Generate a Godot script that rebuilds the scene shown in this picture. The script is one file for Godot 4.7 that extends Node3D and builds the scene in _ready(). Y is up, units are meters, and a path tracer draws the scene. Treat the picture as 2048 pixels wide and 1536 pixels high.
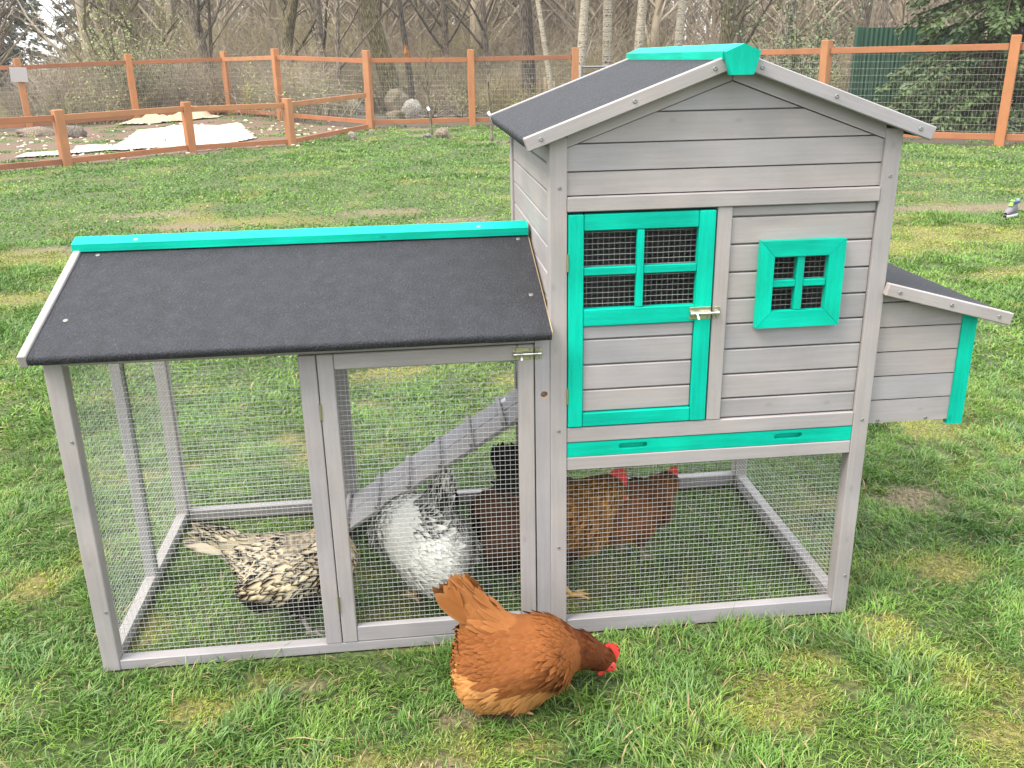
extends Node3D

var rng := RandomNumberGenerator.new()
var M := {}
var names_used := {}
var noise_a := FastNoiseLite.new()
var noise_b := FastNoiseLite.new()
var noise_c := FastNoiseLite.new()

const CAM := Vector3(-0.2935, 1.4233, 2.0029)
# fence line of the yard, from the far left round to the right
const FENCE := [Vector2(-40, -19.0), Vector2(-11.6, -20.5), Vector2(-9.22, -21.39), Vector2(-7.11, -22.69), Vector2(-5.05, -24.0), Vector2(-3.33, -20.93), Vector2(-1.16, -18.86), Vector2(1.07, -19.0), Vector2(3.35, -18.9), Vector2(5.47, -17.6), Vector2(6.6, -13.4), Vector2(8.71, -11.61), Vector2(11.2, -10.1), Vector2(40, 4.0)]

# ---------------------------------------------------------------- helpers
func numbered(n: String) -> String:
	if not names_used.has(n):
		names_used[n] = 0
		return n
	names_used[n] += 1
	return "%s_%03d" % [n, names_used[n]]

func thing(called: String, label: String, category: String, at := Vector3.ZERO, turn := 0.0, group := "") -> Node3D:
	var o := Node3D.new()
	o.name = numbered(called)
	add_child(o)
	o.position = at
	o.rotation.y = turn
	o.set_meta("label", label)
	o.set_meta("category", category)
	if group != "":
		o.set_meta("group", group)
	return o

func tag(o: Node, label: String, category: String, group := "") -> void:
	o.set_meta("label", label)
	o.set_meta("category", category)
	if group != "":
		o.set_meta("group", group)

func sub(called: String, parent: Node3D) -> Node3D:
	var o := Node3D.new()
	o.name = called
	parent.add_child(o, true)
	return o

func put(called: String, mesh: Mesh, mat: Material, parent: Node3D, at := Vector3.ZERO, basis := Basis.IDENTITY) -> MeshInstance3D:
	var o := MeshInstance3D.new()
	o.name = called if parent != self else numbered(called)
	o.mesh = mesh
	o.material_override = mat
	parent.add_child(o, true)
	o.transform = Transform3D(basis, at)
	return o

func lin(r: float, g: float, b: float) -> Color:
	return Color(r, g, b).linear_to_srgb()

func ground_h(x: float, z: float) -> float:
	var dx := x + 4.4
	var dz := z + 22.2
	return 0.16 * exp(-(dx * dx + dz * dz) / 10.0)

func fence_z(x: float) -> float:
	for i in FENCE.size() - 1:
		if x <= FENCE[i + 1].x:
			var t: float = (x - FENCE[i].x) / (FENCE[i + 1].x - FENCE[i].x)
			return lerpf(FENCE[i].y, FENCE[i + 1].y, clampf(t, 0, 1))
	return 4.0

func garden(x: float, z: float) -> bool:
	if z < fence_z(x) or x > -1.2:
		return false
	# in front: the low fence from (-9,-9.9) to (-2.46,-15.33), then to (-1.16,-18.86)
	if x < -2.46:
		return z < -15.33 - (x + 2.46) * 0.83
	return z < -15.33 - (x + 2.46) * 2.72

# chamfered box with the grain along axis "grain" (0 x, 1 y, 2 z); UV in metres with a random offset
func cbox(size: Vector3, c := 0.0015, grain := -1) -> ArrayMesh:
	var h := size * 0.5
	c = minf(c, minf(h.x, minf(h.y, h.z)) * 0.45)
	if grain < 0:
		grain = 0
		if size.y > size.x and size.y >= size.z:
			grain = 1
		elif size.z > size.x and size.z > size.y:
			grain = 2
	var off := Vector2(rng.randf(), rng.randf()) * 5.0
	var st := SurfaceTool.new()
	st.begin(Mesh.PRIMITIVE_TRIANGLES)
	var quads: Array = []
	for a in 3:
		var b := (a + 1) % 3
		var d := (a + 2) % 3
		for s in [-1.0, 1.0]:
			var q: Array = []
			for k in [[-1.0, -1.0], [1.0, -1.0], [1.0, 1.0], [-1.0, 1.0]]:
				var v := Vector3.ZERO
				v[a] = s * h[a]
				v[b] = k[0] * (h[b] - c)
				v[d] = k[1] * (h[d] - c)
				q.append(v)
			quads.append(q)
		for s in [-1.0, 1.0]:
			for u in [-1.0, 1.0]:
				var q: Array = []
				for k in [[0, -1.0], [1, -1.0], [1, 1.0], [0, 1.0]]:
					var v := Vector3.ZERO
					v[a] = s * (h[a] - (0.0 if k[0] == 0 else c))
					v[b] = u * (h[b] - (c if k[0] == 0 else 0.0))
					v[d] = k[1] * (h[d] - c)
					q.append(v)
				quads.append(q)
	for s0 in [-1.0, 1.0]:
		for s1 in [-1.0, 1.0]:
			for s2 in [-1.0, 1.0]:
				var sg := Vector3(s0, s1, s2)
				var q: Array = []
				for a in 3:
					var v := Vector3.ZERO
					for k in 3:
						v[k] = sg[k] * (h[k] - (0.0 if k == a else c))
					q.append(v)
				quads.append(q)
	for q in quads:
		var n: Vector3 = (q[1] - q[0]).cross(q[2] - q[0]).normalized()
		var mid: Vector3 = (q[0] + q[1] + q[2]) / 3.0
		if n.dot(mid) < 0:
			n = -n
		else:
			q.reverse()
		var an := n.abs()
		var order := [[0, 1, 2]] if q.size() == 3 else [[0, 1, 2], [0, 2, 3]]
		for tri in order:
			for k in tri:
				var v: Vector3 = q[k]
				var u := v[grain]
				var w := 0.0
				if an[grain] > 0.8:
					var o1 := (grain + 1) % 3
					var o2 := (grain + 2) % 3
					u = v[o1] * 0.25
					w = v[o2]
				else:
					var best := -1
					for ax in 3:
						if ax != grain and (best < 0 or an[ax] < an[best]):
							best = ax
					w = v[best] + (0.37 if an[(3 - grain - best)] > 0.5 else 0.0)
				st.set_normal(n)
				st.set_uv(Vector2(u, w) + off)
				st.add_vertex(v)
	st.generate_tangents()
	return st.commit()

# a piece given by its two corners
func piece(called: String, parent: Node3D, lo: Vector3, hi: Vector3, mat: Material, c := 0.0015, grain := -1) -> MeshInstance3D:
	return put(called, cbox(hi - lo, c, grain), mat, parent, (lo + hi) * 0.5)

func bar(called: String, parent: Node3D, a: Vector3, b: Vector3, w: float, t: float, mat: Material, up := Vector3.UP, c := 0.002) -> MeshInstance3D:
	var d := (b - a)
	var x := d.normalized()
	var z := x.cross(up).normalized()
	var y := z.cross(x).normalized()
	return put(called, cbox(Vector3(d.length(), w, t), c, 0), mat, parent, (a + b) * 0.5, Basis(x, y, z))

# prism: a convex outline in the plane (ax, ay) pushed along az
func prism(pts: Array, depth: float, bx: Vector3, by: Vector3, bz: Vector3, at: Vector3, uvgrain := Vector3.RIGHT) -> ArrayMesh:
	var st := SurfaceTool.new()
	st.begin(Mesh.PRIMITIVE_TRIANGLES)
	var f: Array = []
	var g: Array = []
	var mid := Vector3.ZERO
	for p in pts:
		f.append(at + bx * p.x + by * p.y + bz * depth * 0.5)
		g.append(at + bx * p.x + by * p.y - bz * depth * 0.5)
		mid += at + bx * p.x + by * p.y
	mid /= pts.size()
	var off := Vector2(rng.randf(), rng.randf()) * 5.0
	var faces: Array = [f, g]
	for i in pts.size():
		var j := (i + 1) % pts.size()
		faces.append([f[i], f[j], g[j], g[i]])
	for q in faces:
		var n: Vector3 = (q[1] - q[0]).cross(q[2] - q[0]).normalized()
		var m := Vector3.ZERO
		for v in q:
			m += v
		m /= q.size()
		if n.dot(m - mid) < 0:
			n = -n
		else:
			q = q.duplicate()
			q.reverse()
		var other := n.cross(uvgrain).normalized()
		if other.length() < 0.5:
			other = Vector3.UP
		for k in range(1, q.size() - 1):
			for v in [q[0], q[k], q[k + 1]]:
				st.set_normal(n)
				st.set_uv(Vector2(v.dot(uvgrain), v.dot(other)) + off)
				st.add_vertex(v)
	st.generate_tangents()
	return st.commit()

# tube along points with radii, added to st; colour optional
func tube(st: SurfaceTool, pts: Array, radii: Array, sides := 5, col := Color.WHITE, cap := false) -> void:
	var rings: Array = []
	var ref := Vector3(0.13, 0.21, 0.97)
	var acc := 0.0
	var lens: Array = []
	for i in pts.size():
		if i > 0:
			acc += (pts[i] - pts[i - 1]).length()
		lens.append(acc)
		var d: Vector3
		if i == 0:
			d = pts[1] - pts[0]
		elif i == pts.size() - 1:
			d = pts[i] - pts[i - 1]
		else:
			d = pts[i + 1] - pts[i - 1]
		d = d.normalized()
		var rf := ref if absf(d.dot(ref)) < 0.95 else Vector3.RIGHT
		var x := d.cross(rf).normalized()
		var y := d.cross(x)
		var ring: Array = []
		for k in sides:
			var a := TAU * k / sides
			ring.append(x * cos(a) + y * sin(a))
		rings.append(ring)
	for i in pts.size() - 1:
		for k in sides:
			var j := (k + 1) % sides
			var idx := [[i, k], [i + 1, k], [i + 1, j], [i, k], [i + 1, j], [i, j]]
			for e in idx:
				var n: Vector3 = rings[e[0]][e[1]]
				st.set_color(col)
				st.set_normal(n)
				st.set_uv(Vector2(lens[e[0]], float(k if e[1] == k else k + 1) / sides * radii[0] * 6.0))
				st.add_vertex(pts[e[0]] + n * radii[e[0]])
	if cap:
		for en in [0, pts.size() - 1]:
			var d: Vector3 = (pts[1] - pts[0]).normalized() * -1.0 if en == 0 else (pts[en] - pts[en - 1]).normalized()
			for k in sides:
				var j := (k + 1) % sides
				for v in ([pts[en], pts[en] + rings[en][k] * radii[en], pts[en] + rings[en][j] * radii[en]] if en == 0 else [pts[en], pts[en] + rings[en][j] * radii[en], pts[en] + rings[en][k] * radii[en]]):
					st.set_color(col)
					st.set_normal(d)
					st.set_uv(Vector2.ZERO)
					st.add_vertex(v)

func new_st() -> SurfaceTool:
	var st := SurfaceTool.new()
	st.begin(Mesh.PRIMITIVE_TRIANGLES)
	return st

# welded wire: a grid of fine wires, uneven by a fraction of a millimetre
func wire_grid(parent: Node3D, origin: Vector3, u: Vector3, v: Vector3, w: float, h: float, su: float, sv: float, r: float, mat: Material, wob := 0.0006, seg := 0.07) -> MeshInstance3D:
	var st := new_st()
	var n := u.cross(v).normalized()
	var nv := int(h / sv)
	var nu := int(w / su)
	var o2 := (h - nv * sv) * 0.5
	var o1 := (w - nu * su) * 0.5
	var fl := FastNoiseLite.new()
	fl.seed = rng.randi() % 1000
	fl.frequency = 6.0
	for i in nv + 1:
		var pts: Array = []
		var rr: Array = []
		var ns := maxi(1, int(w / seg))
		for k in ns + 1:
			var a := w * k / ns
			var b := o2 + i * sv
			pts.append(origin + u * a + v * (b + wob * 2.0 * fl.get_noise_3d(a, b, 1.0)) + n * (wob * 2.0 * fl.get_noise_3d(a, b, 9.0) + r))
			rr.append(r)
		tube(st, pts, rr, 4)
	for i in nu + 1:
		var pts: Array = []
		var rr: Array = []
		var ns := maxi(1, int(h / seg))
		for k in ns + 1:
			var b := h * k / ns
			var a := o1 + i * su
			pts.append(origin + u * (a + wob * 2.0 * fl.get_noise_3d(a, b, 5.0)) + v * b + n * (wob * 2.0 * fl.get_noise_3d(a, b, 9.0) - r))
			rr.append(r * 0.64)
		tube(st, pts, rr, 4)
	var o := put("wire_mesh", st.commit(), mat, parent)
	o.set_meta("kind", "stuff")
	return o

# ---------------------------------------------------------------- textures and materials
func tex(img: Image) -> ImageTexture:
	img.generate_mipmaps()
	return ImageTexture.create_from_image(img)

func noise_img(w: int, h: int, freq: float, sd: int, oct := 3, kind := FastNoiseLite.TYPE_SIMPLEX_SMOOTH) -> Image:
	var n := FastNoiseLite.new()
	n.seed = sd
	n.noise_type = kind
	n.frequency = freq
	n.fractal_octaves = oct
	var im := n.get_seamless_image(w, h)
	im.convert(Image.FORMAT_L8)
	return im

# wood grain along u: streaks, broad figure and a few knots
func wood_images(sd: int, contrast: float) -> Array:
	var w := 1024
	var h := 256
	var streak := noise_img(48, 256, 0.09, sd, 4)
	streak.resize(w, h, Image.INTERPOLATE_CUBIC)
	var fine := noise_img(160, 512, 0.25, sd + 3, 2)
	fine.resize(w, h, Image.INTERPOLATE_BILINEAR)
	var broad := noise_img(64, 16, 0.05, sd + 7, 3)
	broad.resize(w, h, Image.INTERPOLATE_CUBIC)
	var a := streak.get_data()
	var b := fine.get_data()
	var c := broad.get_data()
	var hue := noise_img(48, 24, 0.06, sd + 13, 3)
	hue.resize(w, h, Image.INTERPOLATE_CUBIC)
	var e := hue.get_data()
	var out := PackedByteArray()
	out.resize(w * h * 3)
	for i in w * h:
		var v := 232.0 + ((a[i] - 128.0) * 0.45 + (b[i] - 128.0) * 0.4 + (c[i] - 128.0) * 0.75) * contrast
		var t := (e[i] - 128.0) * contrast * 0.14
		out[i * 3] = int(clampf(v + t, 40, 255))
		out[i * 3 + 1] = int(clampf(v, 40, 255))
		out[i * 3 + 2] = int(clampf(v - t, 40, 255))
	var img := Image.create_from_data(w, h, false, Image.FORMAT_RGB8, out)
	var r2 := RandomNumberGenerator.new()
	r2.seed = sd
	for k in 3:
		var kx := r2.randi_range(40, w - 40)
		var ky := r2.randi_range(20, h - 20)
		for dy in range(-7, 8):
			for dx in range(-14, 15):
				var d := sqrt(dx * dx / 4.0 + dy * dy)
				if d < 6.5:
					var p := img.get_pixel(kx + dx, ky + dy)
					p *= 1.0 - 1.1 * contrast * (1.0 - d / 6.5) * (0.7 + 0.3 * sin(d * 2.4))
					img.set_pixel(kx + dx, ky + dy, p)
	var nm := img.duplicate() as Image
	nm.convert(Image.FORMAT_RGBA8)
	nm.bump_map_to_normal_map(1.6)
	return [img, nm]

func mat(col: Color, rough := 0.8, metal := 0.0) -> StandardMaterial3D:
	var m := StandardMaterial3D.new()
	m.albedo_color = col
	m.roughness = rough
	m.metallic = metal
	return m

func wood_mat(col: Color, imgs: Array, rough := 0.7, scale := Vector2(1.0, 4.0), nscale := 0.5) -> StandardMaterial3D:
	var m := mat(col, rough)
	m.albedo_texture = imgs[0]
	m.normal_enabled = true
	m.normal_texture = imgs[1]
	m.normal_scale = nscale
	m.uv1_scale = Vector3(scale.x, scale.y, 1)
	return m

func make_materials() -> void:
	var w1 := wood_images(11, 0.125)
	var w2 := wood_images(37, 0.22)
	var t1 := [tex(w1[0]), tex(w1[1])]
	var t2 := [tex(w2[0]), tex(w2[1])]
	# grey stain, board to board a little warmer or bluer
	M.grey = []
	for c in [[0.318, 0.289, 0.290], [0.304, 0.282, 0.287], [0.326, 0.294, 0.290], [0.313, 0.284, 0.280], [0.299, 0.281, 0.292], [0.317, 0.287, 0.294]]:
		M.grey.append(wood_mat(lin(c[0], c[1], c[2]), t1, 0.62))
	M.teal = wood_mat(lin(0.0, 0.455, 0.325), t2, 0.5)
	M.teal2 = wood_mat(lin(0.0, 0.430, 0.315), t2, 0.5)
	M.teal.metallic_specular = 0.22
	M.teal2.metallic_specular = 0.22
	var tr := (w2[0] as Image).duplicate() as Image
	M.teal_tri = mat(lin(0.0, 0.440, 0.315), 0.5)
	M.teal_tri.metallic_specular = 0.22
	M.teal_tri.albedo_texture = t2[0]
	M.teal_tri.uv1_triplanar = true
	M.teal_tri.uv1_scale = Vector3(1, 4, 1)
	var up := (w1[0] as Image).duplicate() as Image
	up.rotate_90(CLOCKWISE)
	M.grey_tri = mat(lin(0.312, 0.287, 0.297), 0.62)
	M.grey_tri.albedo_texture = tex(up)
	M.grey_tri.uv1_triplanar = true
	M.grey_tri.uv1_scale = Vector3(4, 1, 4)
	M.pine = wood_mat(lin(0.50, 0.36, 0.22), t1, 0.75)
	# cedar-stained fence timber
	M.cedar = []
	for c in [[0.410, 0.165, 0.064], [0.340, 0.130, 0.056], [0.390, 0.170, 0.074], [0.275, 0.105, 0.050]]:
		M.cedar.append(wood_mat(lin(c[0], c[1], c[2]), t1, 0.8, Vector2(0.6, 3.0), 0.6))
	# roofing felt: dark mineral grit
	var g1 := noise_img(512, 512, 0.22, 5, 2)
	var g2 := noise_img(512, 512, 0.02, 9, 4)
	var g3 := noise_img(512, 512, 0.45, 15, 1, FastNoiseLite.TYPE_VALUE)
	var d1 := g1.get_data()
	var d2 := g2.get_data()
	var d3 := g3.get_data()
	var out := PackedByteArray()
	out.resize(512 * 512)
	for i in 512 * 512:
		var v := 118.0 + (d1[i] - 128.0) * 0.80 + (d2[i] - 128.0) * 0.22
		if d3[i] > 214:
			v += 120.0
		out[i] = int(clampf(v, 10, 255))
	var gi := Image.create_from_data(512, 512, false, Image.FORMAT_L8, out)
	var gn := gi.duplicate() as Image
	gn.convert(Image.FORMAT_RGBA8)
	gn.bump_map_to_normal_map(5.0)
	M.felt = mat(lin(0.068, 0.071, 0.096), 0.85)
	M.felt.albedo_texture = tex(gi)
	M.felt.normal_enabled = true
	M.felt.normal_texture = tex(gn)
	M.felt.normal_scale = 0.9
	M.felt.uv1_triplanar = true
	M.felt.uv1_scale = Vector3(1.9, 1.9, 1.9)
	M.wire = mat(lin(0.44, 0.45, 0.44), 0.5, 0.1)
	M.fence_wire = mat(lin(0.44, 0.43, 0.40), 0.6, 0.2)
	M.steel = mat(lin(0.55, 0.55, 0.52), 0.32, 1.0)
	M.screw = mat(lin(0.22, 0.22, 0.21), 0.45, 0.7)
	M.brass = mat(lin(0.62, 0.57, 0.42), 0.28, 1.0)
	M.white = mat(lin(0.75, 0.76, 0.8), 0.7)
	M.tube_metal = mat(lin(0.12, 0.125, 0.14), 0.5, 0.5)
	# vertex-coloured stuff
	M.vcol = mat(Color.WHITE, 0.85)
	M.vcol.vertex_color_use_as_albedo = true
	M.feather = mat(Color.WHITE, 0.75)
	M.feather.vertex_color_use_as_albedo = true
	M.feather.metallic_specular = 0.25
	M.grass = mat(Color.WHITE, 0.55)
	M.grass.vertex_color_use_as_albedo = true
	M.grass.backlight_enabled = true
	M.grass.backlight = Color(0.55, 0.65, 0.35)
	M.leaf = mat(Color.WHITE, 0.6)
	M.leaf.vertex_color_use_as_albedo = true
	M.leaf.backlight_enabled = true
	M.leaf.backlight = Color(0.4, 0.5, 0.25)
	# ground
	var q1 := noise_img(1024, 1024, 0.05, 21, 5)
	var q2 := noise_img(1024, 1024, 0.25, 22, 2)
	var e1 := q1.get_data()
	var e2 := q2.get_data()
	var o2 := PackedByteArray()
	o2.resize(1024 * 1024)
	for i in 1024 * 1024:
		o2[i] = int(clampf(200.0 + (e1[i] - 128.0) * 0.6 + (e2[i] - 128.0) * 0.5, 30, 255))
	var gr := Image.create_from_data(1024, 1024, false, Image.FORMAT_L8, o2)
	var grn := gr.duplicate() as Image
	grn.convert(Image.FORMAT_RGBA8)
	grn.bump_map_to_normal_map(6.0)
	M.ground = mat(Color.WHITE, 0.95)
	M.ground.vertex_color_use_as_albedo = true
	M.ground.albedo_texture = tex(gr)
	M.ground.normal_enabled = true
	M.ground.normal_texture = tex(grn)
	M.ground.uv1_triplanar = true
	M.ground.uv1_world_triplanar = true
	M.ground.uv1_scale = Vector3(0.9, 0.9, 0.9)
	# stone, bark, cloth
	var s1 := noise_img(512, 512, 0.03, 31, 5)
	var sn := s1.duplicate() as Image
	sn.convert(Image.FORMAT_RGBA8)
	sn.bump_map_to_normal_map(4.0)
	var sc := s1.duplicate() as Image
	sc.adjust_bcs(1.35, 0.7, 1.0)
	M.stone = mat(Color.WHITE, 0.9)
	M.stone.vertex_color_use_as_albedo = true
	M.stone.albedo_texture = tex(sc)
	M.stone.normal_enabled = true
	M.stone.normal_texture = tex(sn)
	M.stone.uv1_triplanar = true
	M.stone.uv1_scale = Vector3(2, 2, 2)
	M.cloth = mat(lin(0.38, 0.35, 0.31), 0.9)
	M.tarp = mat(lin(0.33, 0.24, 0.155), 0.9)
	var bk := noise_img(256, 128, 0.04, 41, 4)
	bk.resize(256, 512, Image.INTERPOLATE_CUBIC)
	var bkn := bk.duplicate() as Image
	bkn.convert(Image.FORMAT_RGBA8)
	bkn.bump_map_to_normal_map(8.0)
	var bkc := bk.duplicate() as Image
	bkc.adjust_bcs(1.3, 1.2, 1.0)
	M.bark = mat(Color.WHITE, 0.95)
	M.bark.vertex_color_use_as_albedo = true
	M.bark.albedo_texture = tex(bkc)
	M.bark.normal_enabled = true
	M.bark.normal_texture = tex(bkn)
	M.bark.uv1_triplanar = true
	M.bark.uv1_scale = Vector3(4, 0.9, 4)
	# birch: pale with dark lenticels and flakes
	var bi := Image.create(256, 512, false, Image.FORMAT_RGB8)
	bi.fill(Color(0.78, 0.75, 0.70))
	var r2 := RandomNumberGenerator.new()
	r2.seed = 77
	for k in 900:
		var v := r2.randf_range(0.25, 0.68)
		var wd := r2.randi_range(4, 46)
		bi.fill_rect(Rect2i(r2.randi_range(0, 250), r2.randi_range(0, 508), wd, r2.randi_range(1, 4)), Color(v, v * 0.95, v * 0.88))
	for k in 40:
		var v := r2.randf_range(0.14, 0.3)
		bi.fill_rect(Rect2i(r2.randi_range(0, 230), r2.randi_range(0, 500), r2.randi_range(8, 40), r2.randi_range(4, 14)), Color(v, v * 0.95, v * 0.85))
	M.birch = mat(Color(0.80, 0.785, 0.75), 0.8)
	M.birch.albedo_texture = tex(bi)
	M.birch.uv1_triplanar = true
	M.birch.uv1_scale = Vector3(2.5, 0.9, 2.5)
	M.green_metal = mat(lin(0.020, 0.075, 0.045), 0.5)

func g() -> Material:
	return M.grey[rng.randi() % M.grey.size()]

func c4() -> Material:
	return M.cedar[rng.randi() % M.cedar.size()]

# ---------------------------------------------------------------- the coop
func screw(parent: Node3D, at: Vector3, n: Vector3, r := 0.0045) -> void:
	var st := new_st()
	var x := n.cross(Vector3(0.3, 0.9, 0.2)).normalized()
	var y := n.cross(x)
	var rr := [r, r, r * 0.82, r * 0.35]
	var hh := [-0.002, 0.0008, 0.0016, 0.0010]
	for i in 3:
		for k in 10:
			var a0 := TAU * k / 10
			var a1 := TAU * (k + 1) / 10
			var p00: Vector3 = (x * cos(a0) + y * sin(a0)) * rr[i] + n * hh[i]
			var p01: Vector3 = (x * cos(a1) + y * sin(a1)) * rr[i] + n * hh[i]
			var p10: Vector3 = (x * cos(a0) + y * sin(a0)) * rr[i + 1] + n * hh[i + 1]
			var p11: Vector3 = (x * cos(a1) + y * sin(a1)) * rr[i + 1] + n * hh[i + 1]
			for v in [p00, p10, p11, p00, p11, p01]:
				st.add_vertex(v)
	for k in 10:
		var a0 := TAU * k / 10
		var a1 := TAU * (k + 1) / 10
		for v in [n * 0.0002, (x * cos(a0) + y * sin(a0)) * r * 0.35 + n * 0.001, (x * cos(a1) + y * sin(a1)) * r * 0.35 + n * 0.001]:
			st.add_vertex(v)
	st.generate_normals()
	put("screw", st.commit(), M.screw, parent, at)

func latch(parent: Node3D, x0: float, x1: float, gap: float, y: float, z: float, s := 1.0) -> void:
	# barrel bolt: plate with barrel on the door, keeper on the post, bolt with a knob
	var l := sub("latch", parent)
	var h := 0.0145 * s
	piece("plate", l, Vector3(x0, y - h, z), Vector3(gap - 0.003, y + h, z + 0.0016), M.brass, 0.0005)
	piece("keeper_plate", l, Vector3(gap + 0.004, y - h * 0.95, z), Vector3(x1, y + h * 0.95, z + 0.0016), M.brass, 0.0005)
	var st := new_st()
	tube(st, [Vector3(x0 + 0.001, y, z + 0.006), Vector3(x0 + 0.009, y, z + 0.006)], [0.0055, 0.0055], 12, Color.WHITE, true)
	tube(st, [Vector3(x0 + 0.024, y, z + 0.006), Vector3(gap - 0.006, y, z + 0.006)], [0.0058, 0.0058], 12, Color.WHITE, true)
	put("barrel", st.commit(), M.steel, l)
	st = new_st()
	tube(st, [Vector3(x0 + 0.004, y, z + 0.006), Vector3(x1 - 0.002, y, z + 0.006)], [0.0035, 0.0035], 10, Color.WHITE, true)
	tube(st, [Vector3(x0 + 0.017, y, z + 0.006), Vector3(x0 + 0.0185, y - 0.006, z + 0.013), Vector3(x0 + 0.019, y - 0.012, z + 0.016)], [0.003, 0.003, 0.0042], 8, Color.WHITE, true)
	put("bolt", st.commit(), M.steel, l)
	st = new_st()
	tube(st, [Vector3(gap + 0.006, y, z + 0.006), Vector3(x1 - 0.003, y, z + 0.006)], [0.0058, 0.0058], 12, Color.WHITE, true)
	put("keeper", st.commit(), M.steel, l)
	for p in [[x0 + 0.005, -1], [x0 + 0.005, 1], [gap - 0.011, -1], [gap - 0.011, 1], [(gap + x1) * 0.5 + 0.001, -1], [(gap + x1) * 0.5 + 0.001, 1]]:
		screw(l, Vector3(p[0], y + p[1] * h * 0.68, z + 0.0016), Vector3.BACK, 0.0028)

func hinge(parent: Node3D, x: float, y: float, z: float) -> void:
	var st := new_st()
	tube(st, [Vector3(x, y - 0.02, z), Vector3(x, y + 0.02, z)], [0.003, 0.003], 8, Color.WHITE, true)
	put("hinge", st.commit(), M.brass, parent)

# boards one above another with shadowed grooves between, on the plane z = zf facing +z
func boards(parent: Node3D, x0: float, x1: float, ys: Array, zf: float, thick := 0.012) -> void:
	for i in ys.size() - 1:
		piece("board", parent, Vector3(x0, ys[i] + 0.0017, zf - thick), Vector3(x1, ys[i + 1] - 0.0017, zf), g(), 0.0022, 0)

func felt_slab(called: String, parent: Node3D, a: Vector3, along: Vector3, down: Vector3, thick := 0.016) -> MeshInstance3D:
	# a felt-covered roof panel: a is its upper corner, "along" the ridge, "down" the slope; the felt rolls over the lower edge
	var n := along.cross(down).normalized()
	if n.y < 0:
		n = -n
	var st := new_st()
	var L := down.length()
	var d := down / L
	var prof: Array = []      # (distance down the slope, height)
	for k in 17:
		prof.append(Vector2(L * k / 16.0 * 0.99, 0.0))
	for k in 5:
		var t := PI * 0.5 * (k + 1) / 5.0
		prof.append(Vector2(L * 0.99 + 0.008 * sin(t), -0.008 + 0.008 * cos(t)))
	prof.append(Vector2(L * 0.99 + 0.008, -thick - 0.004))
	prof.append(Vector2(L * 0.99 + 0.002, -thick - 0.007))
	prof.append(Vector2(L * 0.99 - 0.006, -thick))
	prof.append(Vector2(0, -thick))
	var nx := 36
	var fl := FastNoiseLite.new()
	fl.seed = 3
	fl.frequency = 3.0
	st.set_smooth_group(1)
	var P := func(i: int, k: int) -> Vector3:
		var q: Vector2 = prof[k]
		var v: Vector3 = a + along * (float(i) / nx) + d * q.x + n * q.y
		if k < 25:
			v += n * fl.get_noise_3dv(v) * 0.0009
		if k >= 17 and k < 25:
			v += d * fl.get_noise_3dv(v * 6.0) * 0.0016 + n * fl.get_noise_3dv(v * 7.0) * 0.0012
		return v
	for i in nx:
		for k in prof.size() - 1:
			var p0: Vector3 = P.call(i, k)
			var p1: Vector3 = P.call(i + 1, k)
			var p2: Vector3 = P.call(i + 1, k + 1)
			var p3: Vector3 = P.call(i, k + 1)
			for v in [p0, p1, p2, p0, p2, p3]:
				st.add_vertex(v)
	st.set_smooth_group(-1)
	for i in [0, nx]:
		for k in range(1, prof.size() - 1):
			for v in [P.call(i, 0), P.call(i, k), P.call(i, k + 1)]:
				st.add_vertex(v)
	st.generate_normals()
	return put(called, st.commit(), M.felt, parent)

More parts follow.
